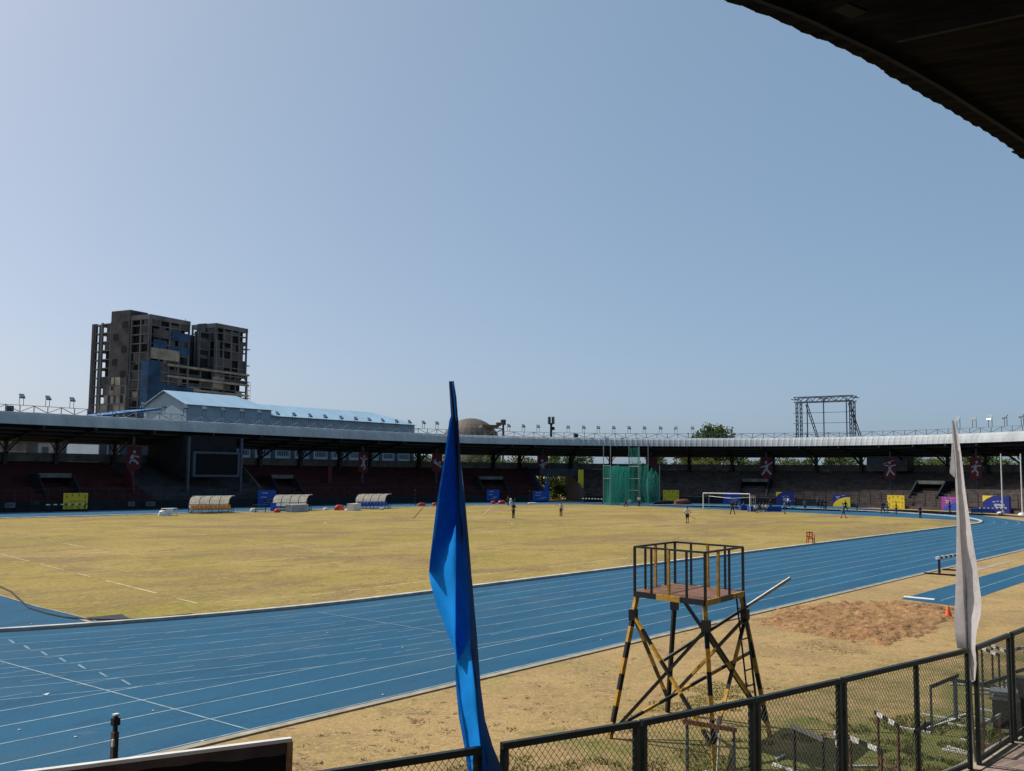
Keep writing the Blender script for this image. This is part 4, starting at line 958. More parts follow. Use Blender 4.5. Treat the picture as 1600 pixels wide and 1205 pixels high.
p, q = G(1530, 803.3), G(1570, 804.5); barrier((p+q)/2, dirang(p, q), 'striped barrier standing by the navy banner at the right bend', L_=(q-p).length, n=12)
s, _ = GR(105, 790, 49.3); barrier(ringP(s, 49.3, 0), 0, 'dim striped barrier in front of the shaded yellow banner', L_=5, n=12)
# blue mat row near the flagpole, stones
crate(1533, 801.5, (2.6, 1.0, .6), m_bluecloth, 'mat_stack', 'blue mats stacked by the fence at the right bend', 'mats', rz=-1.3)
lump(1564, 804, 1.4, 1.0, .4, m_white, 'sack', 'white sack at the foot of the left flagpole', 'bag')
lump(1597, 805, 1.4, 1.0, .35, m_white, 'sack', 'white sack at the foot of the right flagpole', 'bag')
lump(1577, 801.5, 2.2, .8, .6, m_redpl, 'mat', 'faded red mat below the navy banner', 'mats')
for x, yb, yt, lb in ((1567, 803, 709, 'white flagpole in front of the navy banner'), (1598, 805, 709, 'white flagpole at the right edge of the picture')):
    p = G(x, yb); z = GD(x-3, yt, hypot(p.x-CAM.x, p.y-CAM.y)).z; b = MB(); b.tube([p, p+Vector((0, 0, z))], [.11, .08], 8); b.tube([p, p+Vector((0, 0, .12))], .3, 8); b.build('flagpole', m_white, label=lb, cat='flagpole', group='flagpoles at the right bend')
# football goal
gx = 99.5; gA = G(1172, 800); gB = G(1099, 797.5); r = empty('football_goal', (gA+gB)/2, 'white football goal frame without net on the infield', 'goal')
for q in (gA, gB): b = MB(); b.tube([q, q+Vector((0, 0, 2.42))], .075, 10); b.build('post', m_white, r)
b = MB(); b.tube([gA+Vector((0, 0, 2.44)), gB+Vector((0, 0, 2.44))], .075, 10); b.build('crossbar', m_white, r)
bk = Vector((1.7, 0, 0))
for q in (gA, gB): b = MB(); b.tube([q+bk, q+bk+Vector((0, 0, 2.0))], .035, 6); b.tube([q+bk+Vector((0, 0, 2.0)), q+Vector((0, 0, 2.4))], .03, 6); b.build('rear_support', m_galv, r)
b = MB(); b.tube([gA+bk+Vector((0, 0, 2.0)), gA.lerp(gB, .5)+bk*.8+Vector((0, 0, 1.75)), gB+bk+Vector((0, 0, 2.0))], .03, 6); b.build('net_cable', m_galv, r)
# throwing cage with green net
def net_mat():
    m = bpy.data.materials.new('green_net'); m.use_nodes = True; n = m.node_tree; L = n.links; bs = n.nodes['Principled BSDF']; bs.inputs['Base Color'].default_value = (.02, .22, .17, 1); bs.inputs['Roughness'].default_value = .9
    tr = n.nodes.new('ShaderNodeBsdfTransparent'); mx = n.nodes.new('ShaderNodeMixShader'); nz = n.nodes.new('ShaderNodeTexNoise'); nz.inputs['Scale'].default_value = .5; nz.inputs['Detail'].default_value = 4
    mp = n.nodes.new('ShaderNodeMapping'); mp.inputs['Scale'].default_value = (3, 3, .3); pos = n.nodes.new('ShaderNodeNewGeometry').outputs['Position']; L.new(pos, mp.inputs[0]); L.new(mp.outputs[0], nz.inputs['Vector'])
    mr = n.nodes.new('ShaderNodeMapRange'); mr.inputs[1].default_value = .3; mr.inputs[2].default_value = .75; mr.inputs[3].default_value = .16; mr.inputs[4].default_value = .50; L.new(nz.outputs[0], mr.inputs[0])
    ts = n.nodes.new('ShaderNodeBsdfTranslucent'); ts.inputs[0].default_value = (.02, .22, .17, 1); m2 = n.nodes.new('ShaderNodeMixShader'); m2.inputs[0].default_value = .5; L.new(bs.outputs[0], m2.inputs[1]); L.new(ts.outputs[0], m2.inputs[2])
    L.new(mr.outputs[0], mx.inputs[0]); L.new(tr.outputs[0], mx.inputs[1]); L.new(m2.outputs[0], mx.inputs[2]); L.new(mx.outputs[0], n.nodes['Material Output'].inputs[0]); return m
m_net = net_mat()
def cage():
    feet = [(943, 788.5, 697), (954, 789.5, 697), (965.5, 788, 725), (983, 787, 697), (999, 788, 697), (1001, 787.5, 720), (1013, 787, 697), (1031, 786.5, 727)]
    r = empty('throwing_cage', G(985, 787), 'tall hammer throwing cage hung with green netting on the far side of the field', 'throwing cage')
    tops = []
    for x, yb, yt in feet:
        p = G(x, yb); z = GD(x, yt, hypot(p.x-CAM.x, p.y-CAM.y)).z; tops.append((p, z)); b = MB(); b.tube([p, p+Vector((0, 0, z))], .07, 8); b.build('pole', m_galv, r)
    def panel(a, c, za, zc, cut=1.0, mm=m_net, bulge=.5, seed=0, top_jag=0):
        rnd = random.Random(seed); b = MB(); N_, K_ = 12, 8; base = len(b.v); nrm = Vector((-(c.y-a.y), c.x-a.x, 0)).normalized()
        for i in range(N_+1):
            f = i/N_; zt = za+(zc-za)*f-top_jag*(abs(sin(f*9))*1.0)
            for k in range(K_+1):
                g = k/K_; p = a.lerp(c, f)+nrm*(bulge*sin(f*pi)*sin(g*pi)+.18*sin(i*2.3+seed)); b.v.append((p.x, p.y, zt*(1-g)+.05))
        for i in range(N_):
            for k in range(K_): q = base+i*(K_+1)+k; b.f.append((q, q+1, q+K_+2, q+K_+1)); b.m.append(0)
        b.build('net', mm, r, smooth=True)
    T_ = tops
    panel(T_[0][0], T_[1][0], 6.4, 6.4, seed=1); panel(T_[1][0], T_[2][0], 6.3, 6.5, seed=2); panel(T_[2][0], T_[3][0], 6.4, 6.4, seed=3)
    panel(T_[3][0], T_[4][0], 9.6, 9.6, seed=4); panel(T_[4][0], T_[6][0], 6.3, 6.8, seed=5); panel(T_[6][0], T_[7][0], 6.6, 6.3, bulge=1.5, seed=6, top_jag=1.6)
    panel(T_[6][0], G(1026, 787), 6.2, 5.0, bulge=1.0, seed=7, top_jag=2.0); panel(T_[0][0], T_[2][0], 6.3, 6.3, bulge=-.6, seed=8); panel(T_[1][0], T_[5][0]+Vector((1, 2, 0)), 6.2, 6.2, bulge=1.2, seed=9)
    b = MB()
    for (i, j, z) in ((0, 1, 6.4), (3, 4, 6.4), (3, 4, 4.3), (3, 4, 2.3), (0, 1, 4.3), (4, 7, 4.3)):
        b.tube([T_[i][0]+Vector((0, 0, z)), T_[j][0]+Vector((0, 0, z))], .05, 6)
    b.build('cross_rail', m_galv, r)
cage()
# red plastic chair, cone
p = G(1266.5, 850.5); r = empty('plastic_chair', p, 'red plastic chair standing alone at the kerb of the infield', 'chair', rz=-.9)
b = MB(); b.box((0, 0, .43), (.46, .44, .04)); b.build('seat', m_redpl, r, local=True)
b = MB()
for a in (-.19, 0, .19): b.box((a, .22, .66), (.07, .04, .4))
b.box((0, .22, .84), (.46, .05, .08)); b.box((0, .22, .52), (.46, .05, .06)); b.build('backrest', m_redpl, r, local=True)
for sx in (-1, 1):
    for sy in (-1, 1): b = MB(); b.bar((sx*.24, sy*.22, 0), (sx*.2, sy*.19, .42), .06, .05); b.build('leg', m_redpl, r, local=True)
    b = MB(); b.bar((sx*.23, -.2, .64), (sx*.23, .22, .66), .05, .03); b.bar((sx*.22, -.2, .42), (sx*.23, -.2, .64), .05, .04); b.build('armrest', m_redpl, r, local=True)
p = G(1482, 965); r = empty('traffic_cone', p, 'orange cone at the edge of the sand pit', 'cone'); b = MB(); b.tube([(0, 0, .02), (0, 0, .30), (0, 0, .40)], [.13, .05, .025], 14); b.build('cone_body', m_cone, r, local=True); b = MB(); b.box((0, 0, .012), (.28, .28, .024)); b.build('base', m_cone, r, local=True)
# hose
pts = [G(x, y, .03) for x, y in ((-30, 905), (0, 917), (18, 925), (32, 938), (46, 950), (75, 959), (105, 965), (140, 968), (180, 968.3), (220, 967.3), (262, 963.5), (300, 960.0))]
b = MB(); b.tube(pts, .035, 6); b.build('hose', m_black, label='black hose curving along the white kerb at the left', cat='hose')
# scraps on the track
for x, y, lb in ((72, 1087, 'crumpled white scrap on the near track lanes'),):
    p = G(x, y); b = MB(); b.prism([(-.14, 0), (.0, -.03), (.16, .02), (.1, .06), (-.05, .05)], lambda q, t: Vector((p.x+q[0]*.55, p.y+q[1]*1.1, .012+t*.01+abs(q[0])*.1))); b.build('paper_scrap', m_white, label=lb, cat='litter')
lt = [(30, 1141, 'at the far lower left of the blue lanes'), (118, 1152, 'left of the dark sensor post'), (239, 1111, 'between the post and the start line'), (316, 1159, 'near the outer edging above the banner board'), (49, 975, 'on the blue area inside the kerb'), (512, 989, 'in the middle lanes left of the blue flag'), (939, 1000, 'left of the lookout tower'), (598, 1086, 'on the outer lane left of the blue flag'), (629, 1012, 'on the dashes just left of the blue flag'), (1595, 823, 'on the bend near the right edge')]
b0 = None
for x, y, lb in lt:
    p = G(x, y, .012)
    if b0 is None:
        b = MB(); b.prism([(-.02, -.015), (.015, -.02), (.025, .01), (0, .025), (-.025, .012)], lambda q, t: Vector((q[0], q[1], t*.015))); b0 = b.build('litter_scrap', m_white); o = b0
    else: o = copy_tree(b0)
    o.location = p; o.rotation_euler = (0, 0, x); tag(o, 'tiny white scrap '+lb, 'litter', 'tiny scraps on the track')
# fibre sticks laid on the field (slanted corner rods)
for x0, y0, x1, y1, m_, lb in ((755, 806, 772, 789, m_white, 'thin white pole lying slanted on the grass right of the blue flag'), (646, 810, 661, 793, m_rust, 'thin reddish pole lying slanted on the grass left of the blue flag')):
    A = G(x0, y0, .03); B = G(x1, y1, .03); b = MB(); b.tube([A, B], .04, 6); b.build('ground_pole', m_, label=lb, cat='pole')
for x, y, lb in ((829, 771, 'thin dark tripod stand'),): pass
for x, yb, yt, lb in ((648, 790, 766, 'dark tripod stand on the far track left of the blue flag'), (828, 787, 767, 'thin dark stand on the far track near the gate')):
    p = G(x, yb); z = GD(x, yt, hypot(p.x-CAM.x, p.y-CAM.y)).z; b = MB(); b.tube([p, p+Vector((0, 0, z))], .05, 6)
    for k in range(3): a = k*2.1; b.bar(p+Vector((cos(a)*.7, sin(a)*.7, 0)), p+Vector((0, 0, .8)), .04)
    b.box(p+Vector((0, 0, z)), (.3, .3, .25)); b.build('tripod_stand', m_steeld, label=lb, cat='stand')
# ================================================================== PEOPLE
CM = {}
def cloth(c):
    k = 'cloth_%d_%d_%d' % tuple(int(v*100) for v in c)
    return mat(k, c, .85, var=.12, scale=6)
def person(x, y, label, top, bottom, face=0.0, pose='stand', h=1.72, hold=None, longleg=True, zb=0.0, group=None):
    p = G(x, y, zb); k = h/1.75
    r = empty('person', p, label, 'person', group, rz=face)
    st = .14 if pose == 'stand' else .32
    sit = pose == 'sit'
    hipz = .93 if not sit else .45
    V = {}; verts = []; rad = []; edges = []
    def add(n, co, rd, par=None):
        V[n] = len(verts); verts.append(Vector(co)*k); rad.append(rd*k if not isinstance(rd, tuple) else (rd[0]*k, rd[1]*k))
        if par is not None: edges.append((V[par], V[n]))
    add('pel', (0, 0, hipz), (.15, .10)); add('waist', (0, .0, hipz+.17), (.13, .09), 'pel'); add('chest', (0, .01, hipz+.40), (.165, .105), 'waist'); add('shn', (0, 0, hipz+.51), (.10, .075), 'chest')
    add('neck', (0, 0, hipz+.60), .052, 'shn'); add('chin', (0, -.015, hipz+.66), (.062, .07), 'neck'); add('head', (0, -.005, hipz+.745), (.078, .092), 'chin'); add('crown', (0, .0, hipz+.82), (.05, .06), 'head'); add('nose', (0, -.105, hipz+.72), .012, 'head')
    for sx, nm in ((-1, 'l'), (1, 'r')):
        add(nm+'ear', (sx*.085, .0, hipz+.73), .014, 'head')
        add(nm+'sh', (sx*.185, 0, hipz+.49), .058, 'shn')
        up_ = pose == 'armup' and sx == 1; fw = pose in ('carry',)
        el = (sx*.26, .03, hipz+.22); wr = (sx*.27, -.08, hipz-.02)
        if up_: el = (sx*.32, -.12, hipz+.34); wr = (sx*.46, -.28, hipz+.42)
        if fw or sit: el = (sx*.25, -.05, hipz+.22); wr = (sx*.16, -.30, hipz+.24)
        if pose == 'hips': el = (sx*.40, .06, hipz+.25); wr = (sx*.2, -.04, hipz+.08)
        if pose == 'walk': wr = (sx*.25, -.2*sx-.05, hipz+.0); el = (sx*.26, -.05*sx+.03, hipz+.24)
        add(nm+'el', el, .042, nm+'sh'); add(nm+'wr', wr, .028, nm+'el')
        d_ = (Vector(wr)-Vector(el)).normalized(); hd = Vector(wr)+d_*.07; add(nm+'palm', hd, (.036, .02), nm+'wr')
        sd_ = d_.cross(Vector((0, 1, .01))).normalized()
        for q in range(4): add(nm+'f%d' % q, hd+d_*(.085-.008*abs(q-1.5))+sd_*(.02*(q-1.5)), .009, nm+'palm')
        add(nm+'th', hd+d_*.03+sd_*.045*sx, .01, nm+'palm')
        add(nm+'hip', (sx*.09, 0, hipz-.06), .095, 'pel')
        if sit: add(nm+'kn', (sx*.14, -.42, .50), .06, nm+'hip'); add(nm+'an', (sx*.14, -.40, .10), .042, nm+'kn'); add(nm+'toe', (sx*.15, -.58, .035), .035, nm+'an')
        else:
            off = sx*st if pose in ('walk', 'wide') else 0
            lat = .10 if pose != 'wide' else .10+.20
            ky = -off*.6 if pose == 'walk' else 0
            add(nm+'kn', (sx*(.10+(.1 if pose == 'wide' else 0)), ky-.03, .50), .06, nm+'hip'); add(nm+'an', (sx*lat, -off if pose == 'walk' else .02, .085), .04, nm+'kn'); add(nm+'toe', (sx*(lat+.02), (-off if pose == 'walk' else .02)-.15, .035), .034, nm+'an')
    def skin(name, vs, es, rds, m_, parent, root, grow=0):
        me = bpy.data.meshes.new(name); me.from_pydata([tuple(v) for v in vs], es, []); me.materials.append(m_)
        o = bpy.data.objects.new(name, me); COL.objects.link(o); o.parent = parent
        md = o.modifiers.new('skin', 'SKIN'); md.use_smooth_shade = True
        for i, s_ in enumerate(me.skin_vertices[0].data):
            q = rds[i]; q = q if isinstance(q, tuple) else (q, q); s_.radius = (q[0]+grow, q[1]+grow); s_.use_root = (i == root)
        sb_ = o.modifiers.new('sub', 'SUBSURF'); sb_.levels = 1; sb_.render_levels = 1
        return o
    skin('body', verts, edges, rad, m_skin, r, 0)
    def sub(names, name, m_, grow, ends={}):
        idx = {V[n]: i for i, n in enumerate(names)}; vs = [verts[V[n]].copy() for n in names]; es = [(idx[a], idx[c]) for a, c in edges if a in idx and c in idx]
        for n, (to, f) in ends.items(): vs[names.index(n)] = verts[V[n]].lerp(verts[V[to]], f)
        return skin(name, vs, es, [rad[V[n]] for n in names], m_, r, 0, grow)
    sub(['chest', 'waist', 'pel', 'shn', 'lsh', 'rsh', 'lel', 'rel'], 'shirt', cloth(top), .014)
    if longleg: sub(['pel', 'lhip', 'rhip', 'lkn', 'rkn', 'lan', 'ran'], 'trousers', cloth(bottom), .016)
    else: sub(['pel', 'lhip', 'rhip', 'lkn', 'rkn'], 'shorts', cloth(bottom), .022)
    b = MB(); hc = verts[V['head']]+Vector((0, .022, .03)); n = 10
    for i in range(5):
        a = i/5*pi/2*1.0; a2 = (i+1)/5*pi/2
        for j in range(n):
            t0, t1 = 2*pi*j/n, 2*pi*(j+1)/n
            f = lambda a, t: (hc.x+.098*k*cos(a)*cos(t), hc.y+.108*k*cos(a)*sin(t), hc.z+.095*k*sin(a)); b.quad(f(a, t0), f(a, t1), f(a2, t1), f(a2, t0))
    b.build('hair', m_hair, r, local=True, smooth=True)
    b = MB()
    for sx in (-1, 1): c = verts[V['head']]+Vector((sx*.03, -.088, .0)); b.box(c, (.022, .012, .012))
    b.box(verts[V['chin']]+Vector((0, -.066, .01)), (.045, .01, .01)); b.build('face_features', m_hair, r, local=True)
    for sx in (-1, 1):
        nm = 'l' if sx < 0 else 'r'; c = (verts[V[nm+'an']]+verts[V[nm+'toe']])/2; b = MB(); b.box((c.x, c.y, .045), (.095, .27, .09)); b.build('shoe', cloth((.04, .04, .05)), r, local=True)
    if hold:
        hp = Matrix.Rotation(face, 4, 'Z') @ verts[V['rpalm']]; o3 = p+hp; A, B, rr_, m_, nm, lb = hold
        b = MB(); b.tube([o3+Vector(A), o3+Vector(B)], rr_, 6); b.build(nm, m_, label=lb, cat='pole')
    return r
DK = (.02, .02, .025); TEAL = (.03, .16, .20); NAVY = (.015, .03, .10); WH = (.60, .60, .60); BL = (.05, .22, .45)
# camera faces: person's local -Y is front; face angle to look at the camera
fc = -.68+pi*0
person(802, 810, 'person in black clothes holding an upright pale stick on the infield', DK, DK, fc+2.2, 'carry', 1.80, ((0, 0, -1.0), (0, 0, 1.0), .018, m_galv, 'throwing_stick', 'upright pale stick held by the black clothed person'))
person(876.5, 807, 'person in light shirt and dark trousers raising an arm with a stick', (.42, .40, .40), DK, fc+2.6, 'armup', 1.66, ((-.25, .2, -.12), (.45, -.4, .42), .02, m_galv, 'throwing_stick', 'slanted stick in the raised hand of the light shirted person'))
person(1074, 818, 'person in white shirt and dark shorts with a stick pointing down', WH, DK, fc+3.1, 'hips', 1.70, ((-.1, .1, .1), (.75, -.7, -.5), .02, m_steeld, 'throwing_stick', 'dark stick pointing down from the white shirted person'), longleg=False)
person(1144.5, 804, 'person in black standing with legs apart in front of the goal', DK, DK, fc, 'wide', 1.72)
person(1226, 803, 'person in pale blue shirt and dark shorts right of the blue tables', BL, DK, fc+1, 'wide', 1.65, longleg=False)
person(1231.5, 794, 'person in white shirt and dark trousers walking on the far track', WH, DK, fc+1.5, 'walk', 1.72)
person(1258, 799, 'person in teal top and blue shorts on the track with back turned', TEAL, NAVY, fc+3, 'stand', 1.62, longleg=False)
person(1278, 792, 'short person in dark teal on the far track lanes', TEAL, DK, fc, 'stand', 1.5)
person(1285, 797, 'person in black left of the navy clothed person', DK, DK, fc, 'walk', 1.60)
person(1290, 798, 'person in navy tracksuit in a pair on the track', NAVY, NAVY, fc, 'stand', 1.68)
person(1317.5, 810, 'person in teal shirt and blue shorts walking on the near grass', TEAL, (.02, .08, .25), fc+1.4, 'walk', 1.78, longleg=False)
person(1321.5, 800, 'person in dark clothes half hidden behind the teal walker', DK, NAVY, fc+.3, 'walk', 1.6)
person(1333, 791, 'person in grey shirt behind the quarter circle banner', (.2, .22, .2), DK, fc, 'stand', 1.62)
person(1339, 799, 'person in teal shirt and dark shorts right of the quarter circle banner', TEAL, DK, fc+.6, 'stand', 1.55, longleg=False)
person(1379.5, 803, 'person in dark blue left of the sunlit yellow banner', NAVY, DK, fc, 'walk', 1.70)
person(1387, 802, 'person in pale teal leaning beside the dark blue person', (.14, .28, .28), TEAL, fc+.8, 'stand', 1.60)
person(1400.5, 803.5, 'person in black with white sleeve in front of the yellow banner', DK, DK, fc+1, 'hips', 1.58)
person(1426, 795.5, 'person in dark brown walking by the fence right of the yellow banner', (.05, .03, .04), DK, fc+1.5, 'walk', 1.70)
person(1438, 810, 'person in dark navy standing alone on the track right of the yellow banner', NAVY, DK, fc, 'stand', 1.52)
person(1484, 800, 'person in blue top in front of the purple banner', (.02, .10, .35), DK, fc+.5, 'stand', 1.72)
person(977.5, 792, 'person in black walking in front of the throwing cage', DK, DK, fc+1.6, 'walk', 1.52)
person(998.5, 791.5, 'person in white shirt and dark trousers at the throwing cage', WH, DK, fc, 'stand', 1.66)
person(1243, 791, 'person in dark clothes and white cap in front of the navy banner', DK, DK, fc, 'stand', 1.65)
person(794, 790, 'person in dark red shirt at the far edge of the field', (.12, .02, .02), DK, fc, 'stand', 1.5)
random.seed(11)
crowd = [(1150, 797, (.10, .03, .06), 'person in maroon sitting behind the goal'), (1156, 796.5, (.08, .10, .08), 'person in olive sitting behind the goal beside the maroon one'), (1162, 797, (.05, .08, .30), 'person in blue sitting behind the goal near the right post'), (1181, 801, WH, 'person in white and navy leaning forward right of the goal'), (1187, 800, NAVY, 'person in navy seated in the middle of the group'), (1193, 799.5, (.35, .38, .42), 'person in pale grey seated at the blue table'), (1198, 800, WH, 'person in white seated beside the blue table'), (1204, 798, DK, 'person in black standing behind the blue table')]
for x, y, c, lb in crowd: person(x, y, lb, c, DK if c != DK else NAVY, fc+random.uniform(-.8, .8), 'sit' if 'st' not in lb[-24:-10] and 'standing' not in lb else 'stand', 1.65, group='people around the blue tables')
for x, y in ((1150, 797), (1156, 796.5), (1162, 797), (1181, 801), (1187, 800), (1193, 799.5), (1198, 800)):
    pass
def blue_table(x0, x1, y, lb):
    A = G(x0, y); B = G(x1, y); m0 = (A+B)/2; L_ = (B-A).length; rz = dirang(A, B); r = empty('table', m0, lb, 'table', rz=rz)
    b = MB(); b.box((0, .35, .74), (L_, .7, .04)); b.build('tabletop', m_bluecloth, r, local=True)
    b = MB(); N_ = 16
    for k in range(N_):
        a0 = -L_/2+L_*k/N_; a1 = -L_/2+L_*(k+1)/N_; o0, o1 = .04*sin(k*1.9), .04*sin((k+1)*1.9)
        b.quad((a0, o0-.02, .05), (a1, o1-.02, .05), (a1, -.01, .77), (a0, -.01, .77))
    for a in (-L_/2-.005, L_/2+.005): b.quad((a, 0, .05), (a, .7, .05), (a, .7, .76), (a, 0, .76))
    b.build('skirt', m_bluecloth, r, local=True)
    for sx in (-1, 1): b = MB(); b.bar((sx*(L_/2-.1), .6, 0), (sx*(L_/2-.1), .6, .72), .05); b.build('leg', m_steeld, r, local=True)
blue_table(1200, 1221, 800, 'blue skirted table right of the seated group')
blue_table(1171, 1180, 800, 'narrow blue skirted table directly right of the goal post')
blue_table(1158, 1168, 798, 'blue draped table seen just inside the right goal post')
p = G(1176, 800); b = MB()
for a, c in ((-.3, -.3), (.3, -.3), (.3, .3), (-.3, .3)): b.bar(p+Vector((a, c, 0)), p+Vector((a, c, 2.3)), .05)
for z in (.7, 1.3, 1.9, 2.3): b.bar(p+Vector((-.3, -.3, z)), p+Vector((.3, -.3, z)), .05); b.bar(p+Vector((.3, -.3, z)), p+Vector((.3, .3, z)), .05)
b.build('rack', m_galv, label='narrow steel rack standing beside the right goal post', cat='rack')
# ================================================================== OFFICIALS' TOWER
def striped(b, A, B, w_, n, ph=0, h_=None):
    for k in range(n):
        b.mi = (k+ph) % 2; b.bar(A.lerp(B, k/n), A.lerp(B, (k+1)/n), w_, h_)
pf = [G(920+a/3.13, 820+c/3.13, 2.62) for a, c in ((225, 326), (570, 371), (755, 326), (422, 287))]   # left, front, right, back corners
ft = [G(953, 1154), G(1117, 1203), G(1203, 1151), G(1043, 1113)]
tw = empty('officials_tower', sum(ft, Vector())/4, 'yellow and black striped steel lookout tower with railed platform on the dry ground', 'lookout tower')
ctr = sum(pf, Vector())/4
b = MB(); dn = Vector((0, 0, .07)); b.hexa([q-dn for q in pf], [Vector(q) for q in pf]); b.build('platform', m_boards, tw)
b = MB()
for i in range(4):
    A = pf[i]-dn*.6; B = pf[(i+1) % 4]-dn*.6; o_ = ((A+B)/2-ctr); o_.z = 0; o_ = o_.normalized()*.022; striped(b, A+o_, B+o_, .04, 3, i+1, .10)
b.build('platform_edge', [m_yellow, m_black], tw)
for i in range(4):
    b = MB(); top = pf[i]+(ctr-pf[i])*.04-dn; striped(b, ft[i], top, .075, (9, 7, 9, 1)[i], (0, 0, 0, 1)[i]); b.build('leg', [m_yellow, m_black], tw)
def onleg(i, t): top = pf[i]+(ctr-pf[i])*.04-dn; return ft[i].lerp(top, t)
# braces: (from leg, t) to (to leg, t, stripes, phase)
for a, ta, c, tc, n, ph in ((0, .86, 3, .10, 7, 1), (3, .99, 2, .08, 1, 1), (0, .03, 1, .84, 1, 1), (1, .84, 2, .10, 3, 1), (1, .14, 2, .84, 5, 1), (0, .06, 2, .60, 9, 0), (3, .10, 2, .84, 3, 1), (0, .86, 1, .12, 8, 0)):
    b = MB(); striped(b, onleg(a, ta), onleg(c, tc), .06, n, ph, .05); b.build('brace', [m_yellow, m_black], tw)
for i in range(4):
    b = MB(); q = onleg(i, .86); b.bar(q-Vector((0, 0, .10)), q+Vector((0, 0, .10)), .13, .13); b.build('joint_plate', m_black, tw)
# railing
RH = Vector((0, 0, .83))
rc = [q+RH+(q-ctr).normalized()*.0 for q in pf]
b = MB()
for i in range(4): b.bar(rc[i], rc[(i+1) % 4], .035)
b.build('top_rail', m_black, tw)
for i in range(4):
    b = MB(); b.bar(pf[i], rc[i], .04); b.build('railing_post', m_black, tw)
    for t, mm in ((.25, m_black), (.5, m_yellow), (.75, m_black)) if i != 1 else ((.33, m_yellow), (.62, m_black)):
        b = MB(); b.bar(pf[i].lerp(pf[(i+1) % 4], t), rc[i].lerp(rc[(i+1) % 4], t), .035 if mm is m_black else .045); b.build('railing_post', mm, tw)
# ladder on the right side
A0, A1 = G(1150, 931, 2.55), G(1163, 925, 2.6); B0, B1 = G(1178, 1092, 0.5), G(1193, 1090, 0.5)
la = pf[2].lerp(pf[1], .27); lb_ = pf[2].lerp(pf[1], .06)
dL = hypot(ft[2].x-CAM.x, ft[2].y-CAM.y); q0, q1 = GD(1172, 1122, dL-.30), GD(1184, 1118, dL-.1)
b = MB(); o1_ = Vector((.06, -.02, 0)); la += o1_; lb_ += o1_; b.bar(q0, la, .03); b.bar(q1, lb_, .03)
for k in range(1, 8): t = k/8; b.bar(q0.lerp(la, t), q1.lerp(lb_, t), .022)
b.build('ladder', m_black, tw)
# loose pole leaning through the tower
A = G(1036, 1030, 1.25); c_tower = ft[2].lerp(pf[2], .7)
zA, zB = 1.35, 2.75
dA = hypot(onleg(3, .4).x-CAM.x, onleg(3, .4).y-CAM.y)-.5
A = GD(1037, 1032, dA); B = GD(1235, 903.5, dA+.6); M1 = A.lerp(B, .66)
b = MB(); b.mi = 1; b.tube([A, M1], .035, 8); b.mi = 0; b.tube([M1, B], .036, 8); b.build('loose_pole', [m_galv, m_steeld], label='long pale tube resting diagonally through the lookout tower', cat='pole')
# ================================================================== FENCE
def fence_panel(p0, p1, label, mid=None):
    A = Vector((p0.x, p0.y, 0)); B = Vector((p1.x, p1.y, 0)); u = B-A; W = u.length; u.normalize(); n = Vector((u.y, -u.x, 0))
    r = empty('fence_panel', (A+B)/2, label, 'fence', 'mesh fence panels along the pavement')
    def P(a, z, o=0): return A+u*a+n*o+Vector((0, 0, z))
    t = .068; zb = .12; zt = FH
    b = MB()
    b.bar(P(0, zt-t/2), P(W, zt-t/2), t, t); b.bar(P(0, zb+t/2), P(W, zb+t/2), t*.8, t)
    for a in [t/2, W-t/2]+([mid*W] if mid else []): b.bar(P(a, .05), P(a, zt-t-.002), t, t)
    b.build('frame', m_fence, r)
    b = MB(); st = .075; sl = 1.2; h = zt-zb-2*t; x0, x1 = t, W-t; z0 = zb+t
    for sg in (1, -1):
        k = -h/sl if sg > 0 else 0; end = W if sg > 0 else W+h/sl
        c = k
        while c < end:
            # z = z0 + sl*sg*(x-c)
            pts_ = []
            xa, xb = (c, c+h/sl) if sg > 0 else (c-h/sl, c); za, zb_ = (z0, z0+h) if sg > 0 else (z0+h, z0)
            lo, hi = max(xa, x0), min(xb, x1)
            if hi-lo > .01:
                f = lambda x: za+(zb_-za)*(x-xa)/(xb-xa)
                b.bar(P(lo, f(lo), .004*sg), P(hi, f(hi), .004*sg), .0042, .0042, up=n)
            c += st
    b.build('wire_mesh', m_wire, r)
    return r, P, W
def fpt(x, y): return G(x, y, FH)
p_off = fp[0]+(fp[0]-fp[2])*1.4
fence_panel(fpt(480, 1208.2), fpt(751, 1166.5), 'green framed mesh fence panel ending at the blue flag')
fence_panel(fpt(784, 1160.5), fpt(998, 1126), 'green framed mesh fence panel just right of the blue flag')
fence_panel(fpt(1002, 1125), fpt(1177, 1090.5), 'green framed mesh fence panel in front of the lookout tower')
fence_panel(fpt(1180.5, 1089.5), fpt(1312, 1060), 'green framed mesh fence panel right of the lookout tower')
gt, P_, W_ = fence_panel(fpt(1316, 1059), fpt(1512, 1013), 'double mesh gate panel with latch bar left of the white flag', mid=.545)
b = MB(); b.bar(P_(W_*.545-.22, .98, .07), P_(W_*.545+.25, 1.04, .07), .045, .045); b.bar(P_(W_*.545+.12, .93, .06), P_(W_*.545+.12, 1.08, .06), .02); b.build('latch', m_black, gt)
fence_panel(fpt(1523, 1010), fpt(1576, 989.5), 'narrow mesh fence panel right of the white flag')
e1 = fpt(1580, 988.3); e2 = e1+Vector((2.3, -.12, 0)); fence_panel(e1, e2, 'mesh fence panel at the right edge of the picture')
e0 = fpt(474, 1209)
